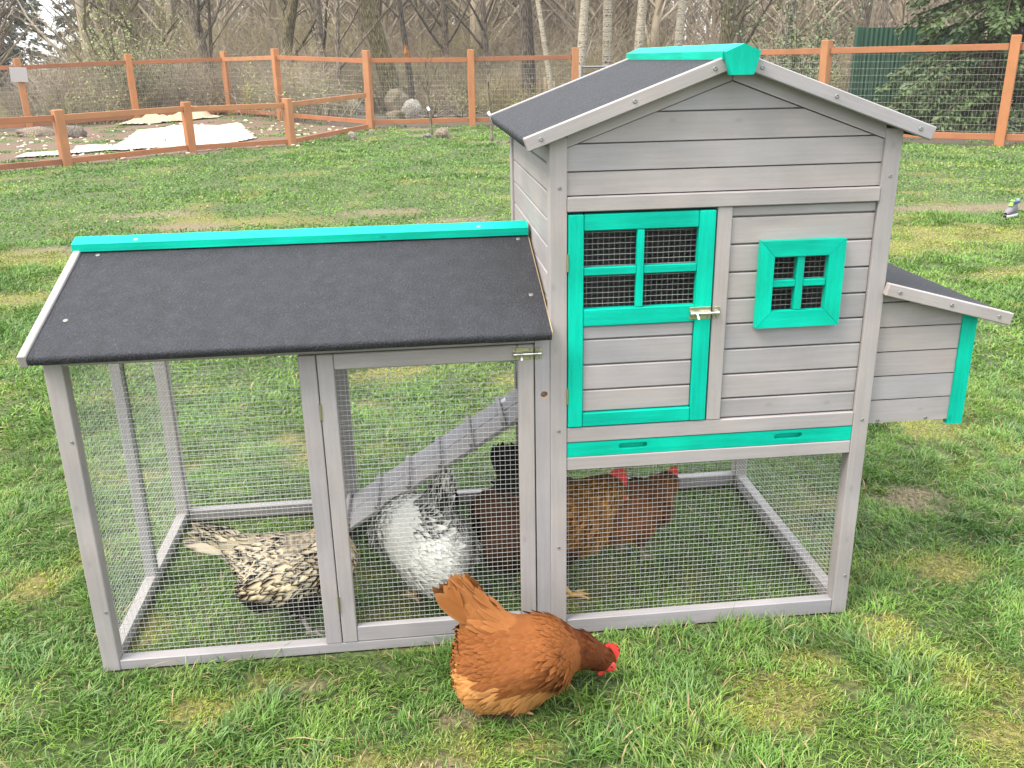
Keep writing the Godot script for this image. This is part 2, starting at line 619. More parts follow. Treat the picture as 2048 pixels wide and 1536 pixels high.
func build_coop() -> void:
	var c := thing("chicken_coop", "grey wooden chicken coop with teal trim and black felt roofs", "chicken coop")
	var W := 0.8
	var D := 0.82
	var L := 1.126
	var t := 0.04
	var ro := 0.054           # roof overhang of the house
	# --- posts
	for x in [0.0, W - t]:
		for z in [0.0, -D + t]:
			piece("post", c, Vector3(x, 0, z - t), Vector3(x + t, 1.260, z), g(), 0.002)
	piece("post", c, Vector3(-L, 0, -t), Vector3(-L + t, 0.835, 0), g(), 0.002)
	piece("post", c, Vector3(-L, 0, -D), Vector3(-L + t, 0.835, -D + t), g(), 0.002)
	piece("post", c, Vector3(-L + 0.002, 0.032, -D * 0.5 - 0.018), Vector3(-L + 0.032, 0.80, -D * 0.5 + 0.018), g(), 0.002)
	piece("post", c, Vector3(-0.577, 0.0285, -0.034), Vector3(-0.537, 0.797, -0.001), g(), 0.002)
	piece("post", c, Vector3(-0.577, 0.0285, -D + 0.002), Vector3(-0.537, 0.797, -D + 0.034), g(), 0.002)
	# run post beside the house, with a drilled hole
	var pc := CSGBox3D.new()
	pc.name = "post"
	pc.size = Vector3(0.0345, 0.835, 0.038)
	c.add_child(pc, true)
	pc.position = Vector3(-0.0180, 0.4175, -0.0205)
	pc.material = M.grey_tri
	var hole := CSGCylinder3D.new()
	hole.name = "drilled_hole"
	hole.operation = CSGShape3D.OPERATION_SUBTRACTION
	hole.radius = 0.0085
	hole.height = 0.024
	hole.sides = 24
	hole.rotation.x = PI / 2
	hole.position = Vector3(0.004, 0.672 - 0.4175, 0.012)
	hole.material = M.pine
	pc.add_child(hole)
	# --- rails of the run
	piece("rail", c, Vector3(-L + t, 0.0, -0.034), Vector3(-0.0355, 0.028, -0.002), g(), 0.002)
	piece("rail", c, Vector3(-L + t, 0.8, -0.034), Vector3(-0.0355, 0.836, -0.002), g(), 0.002)
	piece("rail", c, Vector3(-L + t, 0.0, -D + 0.002), Vector3(-0.002, 0.038, -D + 0.034), g(), 0.002)
	piece("rail", c, Vector3(-L + t, 0.8, -D + 0.002), Vector3(-0.002, 0.836, -D + 0.034), g(), 0.002)
	piece("rail", c, Vector3(-L + 0.002, 0.0, -D + t), Vector3(-L + 0.032, 0.034, -t), g(), 0.002)
	piece("rail", c, Vector3(-L + 0.002, 0.802, -D + t), Vector3(-L + 0.032, 0.836, -t), g(), 0.002)
	# gable end of the run
	put("gable_panel", prism([Vector2(-D * 0.5 + 0.01, 0.836), Vector2(D * 0.5 - 0.01, 0.836), Vector2(0, 0.965)], 0.012, Vector3.BACK, Vector3.UP, Vector3.RIGHT, Vector3(-L + 0.012, 0, -D * 0.5), Vector3.BACK), g(), c)
	# --- rails of the house
	piece("rail", c, Vector3(t, 0.0, -0.030), Vector3(W - t, 0.043, -0.003), g(), 0.002)
	piece("rail", c, Vector3(t, 0.4705, -0.034), Vector3(W - t, 0.5045, -0.002), g(), 0.002)
	piece("rail", c, Vector3(t, 0.5440, -0.034), Vector3(W - t, 0.5815, -0.002), g(), 0.002)
	piece("rail", c, Vector3(t, 1.0990, -0.034), Vector3(W - t, 1.1315, 0.003), g(), 0.002)
	piece("rail", c, Vector3(t, 0.0, -D + 0.003), Vector3(W - t, 0.043, -D + 0.034), g(), 0.002)
	piece("rail", c, Vector3(t, 0.47, -D + 0.003), Vector3(W - t, 0.505, -D + 0.034), g(), 0.002)
	piece("rail", c, Vector3(W - 0.034, 0.0, -D + t), Vector3(W - 0.003, 0.043, -t), g(), 0.002)
	piece("rail", c, Vector3(W - 0.034, 0.4705, -D + t), Vector3(W - 0.003, 0.505, -t), g(), 0.002)
	piece("rail", c, Vector3(0.003, 0.4705, -D + t), Vector3(0.034, 0.505, -t), g(), 0.002)
	# --- floor of the house and tray
	piece("floor_panel", c, Vector3(t, 0.506, -D + t), Vector3(W - t, 0.514, -0.036), M.pine)
	var tray := CSGBox3D.new()
	tray.name = "tray_front"
	tray.size = Vector3(0.717, 0.036, 0.018)
	c.add_child(tray, true)
	tray.position = Vector3(0.4, 0.5243, -0.012)
	tray.material = M.teal_tri
	for sx in [0.204, 0.5955]:
		var b := CSGBox3D.new()
		b.operation = CSGShape3D.OPERATION_SUBTRACTION
		b.name = "finger_slot"
		b.size = Vector3(0.057, 0.0145, 0.02)
		b.position = Vector3(sx - 0.4, 0.003, 0.0055)
		b.material = M.teal_tri
		tray.add_child(b, true)
		for e in [-1.0, 1.0]:
			var cy := CSGCylinder3D.new()
			cy.name = "slot_end"
			cy.operation = CSGShape3D.OPERATION_SUBTRACTION
			cy.radius = 0.00725
			cy.height = 0.02
			cy.sides = 20
			cy.rotation.x = PI / 2
			cy.position = Vector3(sx - 0.4 + e * 0.0285, 0.003, 0.0055)
			cy.material = M.teal_tri
			tray.add_child(cy, true)
	# --- front wall right of the door, with the hole for the window
	var wl := sub("wall", c)
	var ys := [0.5825, 0.633, 0.695, 0.758, 0.821, 0.882, 0.945, 1.010, 1.073, 1.0985]
	for i in ys.size() - 1:
		if i >= 4 and i <= 6:
			boards(wl, 0.4185, 0.512, [ys[i], ys[i + 1]], -0.009)
			boards(wl, 0.662, W - t, [ys[i], ys[i + 1]], -0.009)
		else:
			boards(wl, 0.4185, W - t, [ys[i], ys[i + 1]], -0.009)
	for q in [[0.4185, 0.517, 0.5825, 1.0985], [0.656, W - t, 0.5825, 1.0985], [0.517, 0.656, 0.5825, 0.845], [0.517, 0.656, 0.99, 1.0985]]:
		piece("backing", wl, Vector3(q[0], q[2], -0.026), Vector3(q[1], q[3], -0.0215), M.grey[3], 0.0003)
	piece("post", c, Vector3(0.3835, 0.5825, -0.034), Vector3(0.418, 1.0982, -0.001), M.grey[2], 0.002)
	# --- gable
	var ga := sub("gable", c)
	var half := W * 0.5
	var s := 0.363
	var top := func(x: float) -> float: return 1.388 - absf(x - half) * s
	var gy := [1.1325, 1.185, 1.2445, 1.3075, 1.3665]
	for i in 4:
		var y0: float = gy[i] + 0.0017
		var y1: float = gy[i + 1] - 0.0017
		var xa0 := maxf(t, half - (1.3665 - y0) / s)
		var xa1 := maxf(t, half - (1.3665 - y1) / s)
		var pts := [Vector2(xa0, y0), Vector2(2 * half - xa0, y0), Vector2(2 * half - xa1, y1), Vector2(xa1, y1)]
		if i == 3:
			pts = [Vector2(xa0, y0), Vector2(2 * half - xa0, y0), Vector2(half, 1.3665)]
		elif xa0 <= t + 0.0001 and xa1 > t:
			var yk := 1.3665 - (half - t) * s
			if yk > y0:
				pts = [Vector2(t, y0), Vector2(W - t, y0), Vector2(W - t, yk), Vector2(2 * half - xa1, y1), Vector2(xa1, y1), Vector2(t, yk)]
		put("board", prism(pts, 0.012, Vector3.RIGHT, Vector3.UP, Vector3.BACK, Vector3(0, 0, -0.014)), g(), ga)
	put("backing", prism([Vector2(t, 1.1325), Vector2(W - t, 1.1325), Vector2(W - t, top.call(W - t)), Vector2(half, top.call(half)), Vector2(t, top.call(t))], 0.004, Vector3.RIGHT, Vector3.UP, Vector3.BACK, Vector3(0, 0, -0.025)), M.grey[3], ga)
	for e in [-1.0, 1.0]:
		put("rake_board", prism([Vector2(half + e * 0.001, 1.3685), Vector2(half + e * (half - t - 0.0005), 1.3685 - (half - t) * s), Vector2(half + e * (half - t - 0.0005), 1.405 - (half - t) * s), Vector2(half + e * 0.001, 1.405)], 0.014, Vector3.RIGHT, Vector3.UP, Vector3.BACK, Vector3(0, 0, -0.010), Vector3(1, -e * s, 0).normalized()), g(), ga)
	# --- side walls, back wall
	for side in [0, 1]:
		var sw := sub("wall", c)
		var y := 0.506
		var xo := 0.007 if side == 0 else W - 0.019
		while y < 1.2:
			var y1 := minf(y + 0.0628, 1.236)
			piece("board", sw, Vector3(xo, y + 0.0017, -D + t), Vector3(xo + 0.012, y1 - 0.0017, -t), g(), 0.0022, 2)
			y = y1
		var bx := 0.0195 if side == 0 else W - 0.0245
		piece("backing", sw, Vector3(bx, 0.506, -D + t), Vector3(bx + 0.005, 1.236, -t), M.grey[3], 0.0003)
	var bw := sub("wall", c)
	var yy := 0.506
	while yy < 1.2:
		var y1 := minf(yy + 0.0628, 1.236)
		piece("board", bw, Vector3(t, yy + 0.0017, -D + 0.004), Vector3(W - t, y1 - 0.0017, -D + 0.016), g(), 0.0022, 0)
		yy = y1
	piece("backing", bw, Vector3(t, 0.506, -D + 0.0165), Vector3(W - t, 1.236, -D + 0.0215), M.grey[3], 0.0003)
	put("gable_panel", prism([Vector2(t, 1.237), Vector2(W - t, 1.237), Vector2(W - t, top.call(W - t)), Vector2(half, top.call(half)), Vector2(t, top.call(t))], 0.012, Vector3.RIGHT, Vector3.UP, Vector3.BACK, Vector3(0, 0, -D + 0.01)), g(), bw)
	# --- house door
	var d := sub("door", c)
	var zf := 0.001
	piece("stile", d, Vector3(0.0425, 0.5845, -0.021), Vector3(0.0775, 1.0925, zf), M.teal, 0.002)
	piece("stile", d, Vector3(0.3415, 0.5845, -0.021), Vector3(0.3795, 1.0925, zf), M.teal, 0.002)
	for r in [[1.0555, 1.0925], [0.834, 0.8745], [0.5845, 0.619]]:
		piece("rail", d, Vector3(0.0782, r[0], -0.021), Vector3(0.3408, r[1], zf - 0.001), M.teal2, 0.002)
	piece("muntin", d, Vector3(0.2000, 0.8752, -0.016), Vector3(0.2165, 1.0548, zf - 0.002), M.teal, 0.0015)
	piece("muntin", d, Vector3(0.0782, 0.9535, -0.016), Vector3(0.1993, 0.9715, zf - 0.003), M.teal2, 0.0015)
	piece("muntin", d, Vector3(0.2172, 0.9535, -0.016), Vector3(0.3408, 0.9715, zf - 0.003), M.teal2, 0.0015)
	boards(d, 0.0782, 0.3408, [0.6195, 0.675, 0.7375, 0.800, 0.8335], -0.007, 0.01)
	piece("backing", d, Vector3(0.0782, 0.6195, -0.021), Vector3(0.3408, 0.8335, -0.0175), M.grey[3], 0.0003)
	wire_grid(d, Vector3(0.0705, 0.868, -0.0225), Vector3.RIGHT, Vector3.UP, 0.278, 0.194, 0.0127, 0.0127, 0.00048, M.wire)
	hinge(d, 0.0405, 0.985, 0.0005)
	hinge(d, 0.0405, 0.665, 0.0005)
	latch(c, 0.327, 0.399, 0.3815, 0.855, 0.0013)
	# --- window
	var w := sub("window", c)
	var o0 := Vector2(0.4865, 0.812)
	var o1 := Vector2(0.689, 1.018)
	var i0 := Vector2(0.5205, 0.8515)
	var i1 := Vector2(0.6505, 0.9815)
	for q in [[o0, Vector2(o1.x, o0.y), Vector2(i1.x, i0.y), i0, Vector3.RIGHT], [Vector2(o0.x, o1.y), o1, i1, Vector2(i0.x, i1.y), Vector3.RIGHT], [o0, i0, Vector2(i0.x, i1.y), Vector2(o0.x, o1.y), Vector3.UP], [Vector2(o1.x, o0.y), Vector2(i1.x, i0.y), i1, o1, Vector3.UP]]:
		var cen: Vector2 = (q[0] + q[1] + q[2] + q[3]) * 0.25
		var pts: Array = []
		for k in 4:
			pts.append(cen + (q[k] - cen) * 0.994)
		put("frame_board", prism(pts, 0.018, Vector3.RIGHT, Vector3.UP, Vector3.BACK, Vector3(0, 0, 0.0005), q[4]), M.teal if q[4] == Vector3.UP else M.teal2, w)
	piece("muntin", w, Vector3(0.5770, 0.8525, -0.012), Vector3(0.5945, 0.9805, 0.0055), M.teal, 0.0015)
	piece("muntin", w, Vector3(0.5215, 0.9085, -0.012), Vector3(0.5763, 0.9245, 0.0045), M.teal2, 0.0015)
	piece("muntin", w, Vector3(0.5952, 0.9085, -0.012), Vector3(0.6497, 0.9245, 0.0045), M.teal2, 0.0015)
	wire_grid(w, Vector3(0.514, 0.845, -0.0195), Vector3.RIGHT, Vector3.UP, 0.144, 0.144, 0.0127, 0.0127, 0.00048, M.wire)
	# --- roof of the house
	var rf := sub("roof", c)
	var ap := 1.4235
	var sl := 0.363
	var run := half + ro
	for e in [-1.0, 1.0]:
		felt_slab("felt_panel", rf, Vector3(half, ap, 0.0135), Vector3(0, 0, -D - 0.026), Vector3(e * run, -run * sl, 0), 0.015)
		for z in [0.0225, -D - 0.0225]:
			var up := Vector3(e * sl, 1, 0).normalized()
			var dn := Vector3(e, -sl, 0).normalized()
			var a := Vector3(half + e * 0.012, ap - 0.012 * sl, z) - up * 0.0105
			var b := Vector3(half + e * (run + 0.004), ap - (run + 0.004) * sl, z) - up * 0.0105
			bar("verge_board", rf, a, b, 0.0300, 0.0165, g(), up)
			if z > 0:
				for q in [0.055, 0.225, 0.425]:
					screw(rf, Vector3(half + e * q, ap - q * sl, 0.0312) - up * 0.0105, Vector3.BACK, 0.0048)
	put("ridge_cap", prism([Vector2(-0.0245, 1.3805), Vector2(0.0245, 1.3805), Vector2(0.0375, 1.4270), Vector2(0, 1.4420), Vector2(-0.0375, 1.4270)], 0.022, Vector3.RIGHT, Vector3.UP, Vector3.BACK, Vector3(half, 0, 0.045), Vector3.UP), M.teal2, rf)
	for e in [-1.0, 1.0]:
		put("ridge_cap", prism([Vector2(0, 1.4425), Vector2(e * 0.0380, 1.4275), Vector2(e * 0.0380, 1.4105), Vector2(0, 1.4240)], D + 0.075, Vector3.RIGHT, Vector3.UP, Vector3.BACK, Vector3(half, 0, 0.0335 - (D + 0.075) * 0.5), Vector3.BACK), M.teal, rf)
	# --- roof of the run
	var rr := sub("run_roof", c)
	var zr := -D * 0.5
	var yr := 0.992
	var rn := D * 0.5 + 0.052
	var rs := 0.330
	for e in [-1.0, 1.0]:
		felt_slab("felt_panel", rr, Vector3(-L - 0.008, yr, zr), Vector3(L + 0.005, 0, 0), Vector3(0, -rn * rs, e * rn), 0.014)
		var up := Vector3(0, 1, e * rs).normalized()
		bar("verge_board", rr, Vector3(-L - 0.0175, yr, zr + e * 0.006) - up * 0.009, Vector3(-L - 0.0175, yr - (rn + 0.002) * rs, zr + e * (rn + 0.002)) - up * 0.009, 0.030, 0.018, M.grey[2], up)
		put("edge_strip", prism([Vector2(0, 0), Vector2(rn * 0.985, -rn * rs * 0.985), Vector2(rn * 0.985, -rn * rs * 0.985 - 0.008), Vector2(0, -0.008)], 0.003, Vector3(0, 0, e), Vector3.UP, Vector3.RIGHT, Vector3(-0.0014, yr - 0.003, zr), Vector3(0, -rs, e).normalized()), M.pine, rr)
		put("ridge_cap", prism([Vector2(0, 0.0235), Vector2(e * 0.040, 0.0110), Vector2(e * 0.040, -0.0080), Vector2(0, 0.0045)], L + 0.026, Vector3.BACK, Vector3.UP, Vector3.RIGHT, Vector3(-(L + 0.028) * 0.5 - 0.001, yr, zr), Vector3.RIGHT), M.teal, rr)
	for q in [[-1.09, 0.05], [-1.09, 0.33], [-0.03, 0.05], [-0.03, 0.31]]:
		screw(rr, Vector3(q[0], yr - q[1] * rs + 0.0008, zr + q[1]), Vector3(0, 1, rs).normalized(), 0.006)
	for q in [-1.0, -0.13]:
		screw(rr, Vector3(q, yr + 0.0155, zr + 0.025), Vector3(0, 1, 0.32).normalized(), 0.006)
	# --- run door
	var rd := sub("run_door", c)
	var zd := -0.0005
	piece("stile", rd, Vector3(-0.5345, 0.0295, -0.020), Vector3(-0.4975, 0.7975, zd), M.grey[0], 0.002)
	piece("stile", rd, Vector3(-0.0760, 0.0295, -0.020), Vector3(-0.0385, 0.7975, zd), M.grey[2], 0.002)
	piece("rail", rd, Vector3(-0.4968, 0.7600, -0.020), Vector3(-0.0767, 0.7975, zd - 0.001), M.grey[2], 0.002)
	piece("rail", rd, Vector3(-0.4968, 0.0295, -0.020), Vector3(-0.0767, 0.0730, zd - 0.001), M.grey[4], 0.002)
	wire_grid(rd, Vector3(-0.505, 0.066, -0.0215), Vector3.RIGHT, Vector3.UP, 0.437, 0.702, 0.0127, 0.0127, 0.0005, M.wire)
	hinge(rd, -0.5358, 0.66, 0.0005)
	hinge(rd, -0.5358, 0.145, 0.0005)
	latch(c, -0.087, -0.019, -0.0365, 0.777, -0.0003)
	latch(c, -0.087, -0.019, -0.0365, 0.052, -0.0003)
	# --- wire panels of run and under the house
	var r := 0.0005
	wire_grid(c, Vector3(-L + t - 0.006, 0.02, -0.036), Vector3.RIGHT, Vector3.UP, 0.52, 0.79, 0.0127, 0.0127, r, M.wire)
	wire_grid(c, Vector3(-L + 0.034, 0.02, -D + 0.02), Vector3.BACK, Vector3.UP, D - 0.04, 0.8, 0.0127, 0.0127, r, M.wire)
	wire_grid(c, Vector3(-L + 0.03, 0.02, -D + 0.036), Vector3.RIGHT, Vector3.UP, L - 0.04, 0.8, 0.0127, 0.0127, r, M.wire)
	wire_grid(c, Vector3(t - 0.006, 0.02, -0.036), Vector3.RIGHT, Vector3.UP, W - 2 * t + 0.012, 0.47, 0.0127, 0.0127, r, M.wire)
	wire_grid(c, Vector3(t - 0.006, 0.02, -D + 0.036), Vector3.RIGHT, Vector3.UP, W - 2 * t + 0.012, 0.47, 0.0127, 0.0127, r, M.wire)
	wire_grid(c, Vector3(W - 0.036, 0.02, -D + 0.03), Vector3.BACK, Vector3.UP, D - 0.06, 0.47, 0.0127, 0.0127, r, M.wire)
	# --- ramp against the back
	var rp := sub("ramp", c)
	var ra := Vector3(-0.615, 0.012, -0.69)
	var rb := Vector3(0.10, 0.462, -0.69)
	var rx := (rb - ra).normalized()
	var ry := Vector3(-rx.y, rx.x, 0)
	for z in [-0.7285, -0.6105]:
		bar("plank", rp, Vector3(ra.x, ra.y, z), Vector3(rb.x, rb.y, z), 0.012, 0.1155, g(), ry)
	for k in 7:
		var q: Vector3 = ra.lerp(rb, 0.085 + 0.14 * k) + ry * 0.0125
		bar("cleat", rp, q + Vector3(0, 0, -0.094), q + Vector3(0, 0, 0.134), 0.014, 0.014, g(), ry)
	var lb := ra.lerp(rb, 0.80) + ry * 0.0068 + Vector3(0, 0, -0.06)
	bar("sticker", rp, lb - rx * 0.012, lb + rx * 0.012, 0.0006, 0.03, M.white, ry)
	# --- nesting box
	var nb := sub("nesting_box", c)
	var zx := -0.022
	var zb := -0.62
	var lid := func(x: float) -> float: return 0.882 - (x - 0.8) * 0.272
	var k := 0
	while k < 6:
		var y0 := 0.538 + 0.0628 * k + 0.0017
		var y1 := 0.538 + 0.0628 * (k + 1) - 0.0017
		var pts: Array = []
		var xr := 1.0195
		if lid.call(0.801) < y0:
			break
		pts = [Vector2(0.8008, y0)]
		if lid.call(xr) > y1:
			pts += [Vector2(xr, y0), Vector2(xr, y1), Vector2(0.8008, y1)]
		elif lid.call(xr) > y0:
			pts += [Vector2(xr, y0), Vector2(xr, lid.call(xr))]
			if lid.call(0.8008) > y1:
				pts += [Vector2(0.8 + (0.882 - y1) / 0.272, y1), Vector2(0.8008, y1)]
			else:
				pts += [Vector2(0.8008, lid.call(0.8008))]
		else:
			pts += [Vector2(0.8 + (0.882 - y0) / 0.272, y0)]
			if lid.call(0.8008) > y1:
				pts += [Vector2(0.8 + (0.882 - y1) / 0.272, y1), Vector2(0.8008, y1)]
			else:
				pts += [Vector2(0.8008, lid.call(0.8008))]
		put("board", prism(pts, 0.012, Vector3.RIGHT, Vector3.UP, Vector3.BACK, Vector3(0, 0, zx - 0.006)), g(), nb)
		put("board", prism(pts, 0.012, Vector3.RIGHT, Vector3.UP, Vector3.BACK, Vector3(0, 0, zb + 0.006)), g(), nb)
		k += 1
	for z in [zx - 0.0145, zb + 0.0145]:
		put("backing", prism([Vector2(0.8008, 0.539), Vector2(1.0195, 0.539), Vector2(1.0195, lid.call(1.0195)), Vector2(0.8008, lid.call(0.8008))], 0.004, Vector3.RIGHT, Vector3.UP, Vector3.BACK, Vector3(0, 0, z)), M.grey[3], nb)
	for z in [zx - 0.006, zb + 0.006]:
		put("corner_strip", prism([Vector2(1.020, 0.5265), Vector2(1.058, 0.5265), Vector2(1.058, lid.call(1.058)), Vector2(1.020, lid.call(1.020))], 0.020, Vector3.RIGHT, Vector3.UP, Vector3.BACK, Vector3(0, 0, z), Vector3.UP), M.teal, nb)
	piece("end_panel", nb, Vector3(1.035, 0.539, zb + 0.017), Vector3(1.05, 0.800, zx - 0.017), g())
	piece("floor_panel", nb, Vector3(0.802, 0.540, zb + 0.018), Vector3(1.034, 0.548, zx - 0.018), M.pine)
	var up := Vector3(0.272, 1, 0).normalized()
	felt_slab("felt_panel", nb, Vector3(0.802, 0.9045, zx + 0.018), Vector3(0, 0, zb - zx - 0.036), Vector3(0.318, -0.318 * 0.272, 0), 0.014)
	for z in [zx + 0.0275, zb - 0.0275]:
		bar("verge_board", nb, Vector3(0.803, 0.9060, z) - up * 0.013, Vector3(1.129, 0.9060 - 0.326 * 0.272, z) - up * 0.013, 0.0300, 0.018, M.grey[2], up)
	for q in [0.032, 0.166, 0.292]:
		screw(nb, Vector3(0.803 + q, 0.9060 - q * 0.272, zx + 0.037) - up * 0.013, Vector3.BACK, 0.0045)
	for q in [0.835, 0.962]:
		screw(nb, Vector3(q, 0.5460, zx + 0.0005), Vector3.BACK, 0.0045)
	# screws on the posts
	for q in [[0.023, 1.152], [0.78, 1.155], [0.020, 0.577], [0.782, 0.56], [0.020, 0.26], [0.786, 0.115], [-1.095, 0.62], [-1.094, 0.17]]:
		screw(c, Vector3(q[0], q[1], 0.0002), Vector3.BACK, 0.004)

# ---------------------------------------------------------------- hens
# a bone: [a, b, ra, rb, lateral stretch, flow of the feathers, region, feather length]
# regions: 0 body, 1 neck, 2 head, 3 wing, 4 fluff, 5 tail root, 6 breast, 7 thigh
func hen_bones(pose: String) -> Array:
	var B: Array = []
	if pose == "peck":
		B.append([Vector3(0.075, 0.125, 0), Vector3(-0.04, 0.132, 0), 0.082, 0.088, 1.0, Vector3(-1, 0.05, 0), 0, 0.034])
		B.append([Vector3(-0.050, 0.088, 0), Vector3(0.03, 0.080, 0), 0.072, 0.072, 1.05, Vector3(-0.8, -0.5, 0), 4, 0.030])
		B.append([Vector3(-0.045, 0.075, 0), Vector3(0.005, 0.050, 0), 0.062, 0.042, 1.1, Vector3(-0.35, -1, 0), 4, 0.030])
		B.append([Vector3(0.095, 0.112, 0), Vector3(0.065, 0.085, 0), 0.062, 0.064, 0.95, Vector3(-0.8, -0.5, 0), 6, 0.028])
		B.append([Vector3(0.055, 0.155, 0), Vector3(-0.055, 0.192, 0), 0.055, 0.050, 0.95, Vector3(-1, 0.35, 0), 0, 0.036])
		B.append([Vector3(-0.036, 0.175, 0), Vector3(-0.090, 0.288, 0), 0.074, 0.032, 0.66, Vector3(-0.40, 1.0, 0), 5, 0.050])
		B.append([Vector3(0.100, 0.140, 0), Vector3(0.175, 0.106, -0.006), 0.053, 0.037, 0.9, Vector3(-0.9, 0.35, 0), 1, 0.032])
		B.append([Vector3(0.175, 0.106, -0.006), Vector3(0.226, 0.072, -0.012), 0.037, 0.026, 0.9, Vector3(-0.8, 0.5, 0), 1, 0.022])
		B.append([Vector3(0.229, 0.070, -0.012), Vector3(0.244, 0.056, -0.012), 0.0255, 0.018, 0.85, Vector3(-0.7, 0.6, 0), 2, 0.008])
		for s in [-1.0, 1.0]:
			B.append([Vector3(0.085, 0.128, s * 0.050), Vector3(-0.045, 0.112, s * 0.068), 0.046, 0.030, 0.8, Vector3(-1, -0.12, 0), 3, 0.050])
			B.append([Vector3(0.0, 0.060, s * 0.038), Vector3(0.018, 0.036, s * 0.038), 0.038, 0.018, 1.0, Vector3(-0.2, -1, 0), 7, 0.022])
	else:
		B.append([Vector3(0.07, 0.200, 0), Vector3(-0.06, 0.198, 0), 0.082, 0.084, 1.0, Vector3(-1, -0.05, 0), 0, 0.034])
		B.append([Vector3(-0.08, 0.150, 0), Vector3(0.02, 0.150, 0), 0.066, 0.072, 1.05, Vector3(-0.7, -0.6, 0), 4, 0.030])
		B.append([Vector3(0.095, 0.200, 0), Vector3(0.060, 0.155, 0), 0.064, 0.064, 0.95, Vector3(-0.6, -0.8, 0), 6, 0.028])
		B.append([Vector3(-0.04, 0.230, 0), Vector3(-0.12, 0.245, 0), 0.052, 0.042, 0.9, Vector3(-1, 0.1, 0), 0, 0.036])
		var bk := 0.034 if pose == "upright" else 0.0
		if pose == "tail_up" or pose == "low":
			if pose == "low":
				B.append([Vector3(-0.11, 0.240, 0), Vector3(-0.17, 0.275, 0), 0.042, 0.024, 0.8, Vector3(-0.9, 0.42, 0), 5, 0.045])
			else:
				B.append([Vector3(-0.075, 0.240, 0), Vector3(-0.072, 0.330, 0), 0.054, 0.036, 0.75, Vector3(-0.05, 1, 0), 5, 0.045])
			B.append([Vector3(0.100, 0.185, 0), Vector3(0.142, 0.238, 0), 0.068, 0.044, 0.9, Vector3(-0.55, -0.85, 0), 1, 0.044])
			B.append([Vector3(0.142, 0.238, 0), Vector3(0.162, 0.248, 0), 0.042, 0.031, 0.9, Vector3(-0.6, -0.8, 0), 1, 0.022])
			B.append([Vector3(0.165, 0.247, 0), Vector3(0.184, 0.238, 0), 0.029, 0.019, 0.85, Vector3(-1, 0, 0), 2, 0.008])
		else:
			B.append([Vector3(-0.09, 0.230, 0), Vector3(-0.185, 0.300, 0), 0.050, 0.032, 0.75, Vector3(-0.8, 0.62, 0), 5, 0.045])
			B.append([Vector3(0.090, 0.235, 0), Vector3(0.125 - bk * 0.6, 0.305, 0), 0.056, 0.037, 0.9, Vector3(-0.45, -0.9, 0), 1, 0.034])
			B.append([Vector3(0.125 - bk * 0.6, 0.305, 0), Vector3(0.135 - bk, 0.348, 0), 0.037, 0.027, 0.9, Vector3(-0.3, -1, 0), 1, 0.024])
			B.append([Vector3(0.136 - bk, 0.354, 0), Vector3(0.152 - bk, 0.350, 0), 0.025, 0.018, 0.85, Vector3(-1, -0.1, 0), 2, 0.008])
		for s in [-1.0, 1.0]:
			B.append([Vector3(0.075, 0.205, s * 0.055), Vector3(-0.090, 0.180, s * 0.068), 0.048, 0.030, 0.8, Vector3(-1, -0.2, 0), 3, 0.052])
			B.append([Vector3(0.0, 0.135, s * 0.045), Vector3(0.012, 0.080, s * 0.045), 0.046, 0.016, 1.0, Vector3(-0.2, -1, 0), 7, 0.024])
	return B

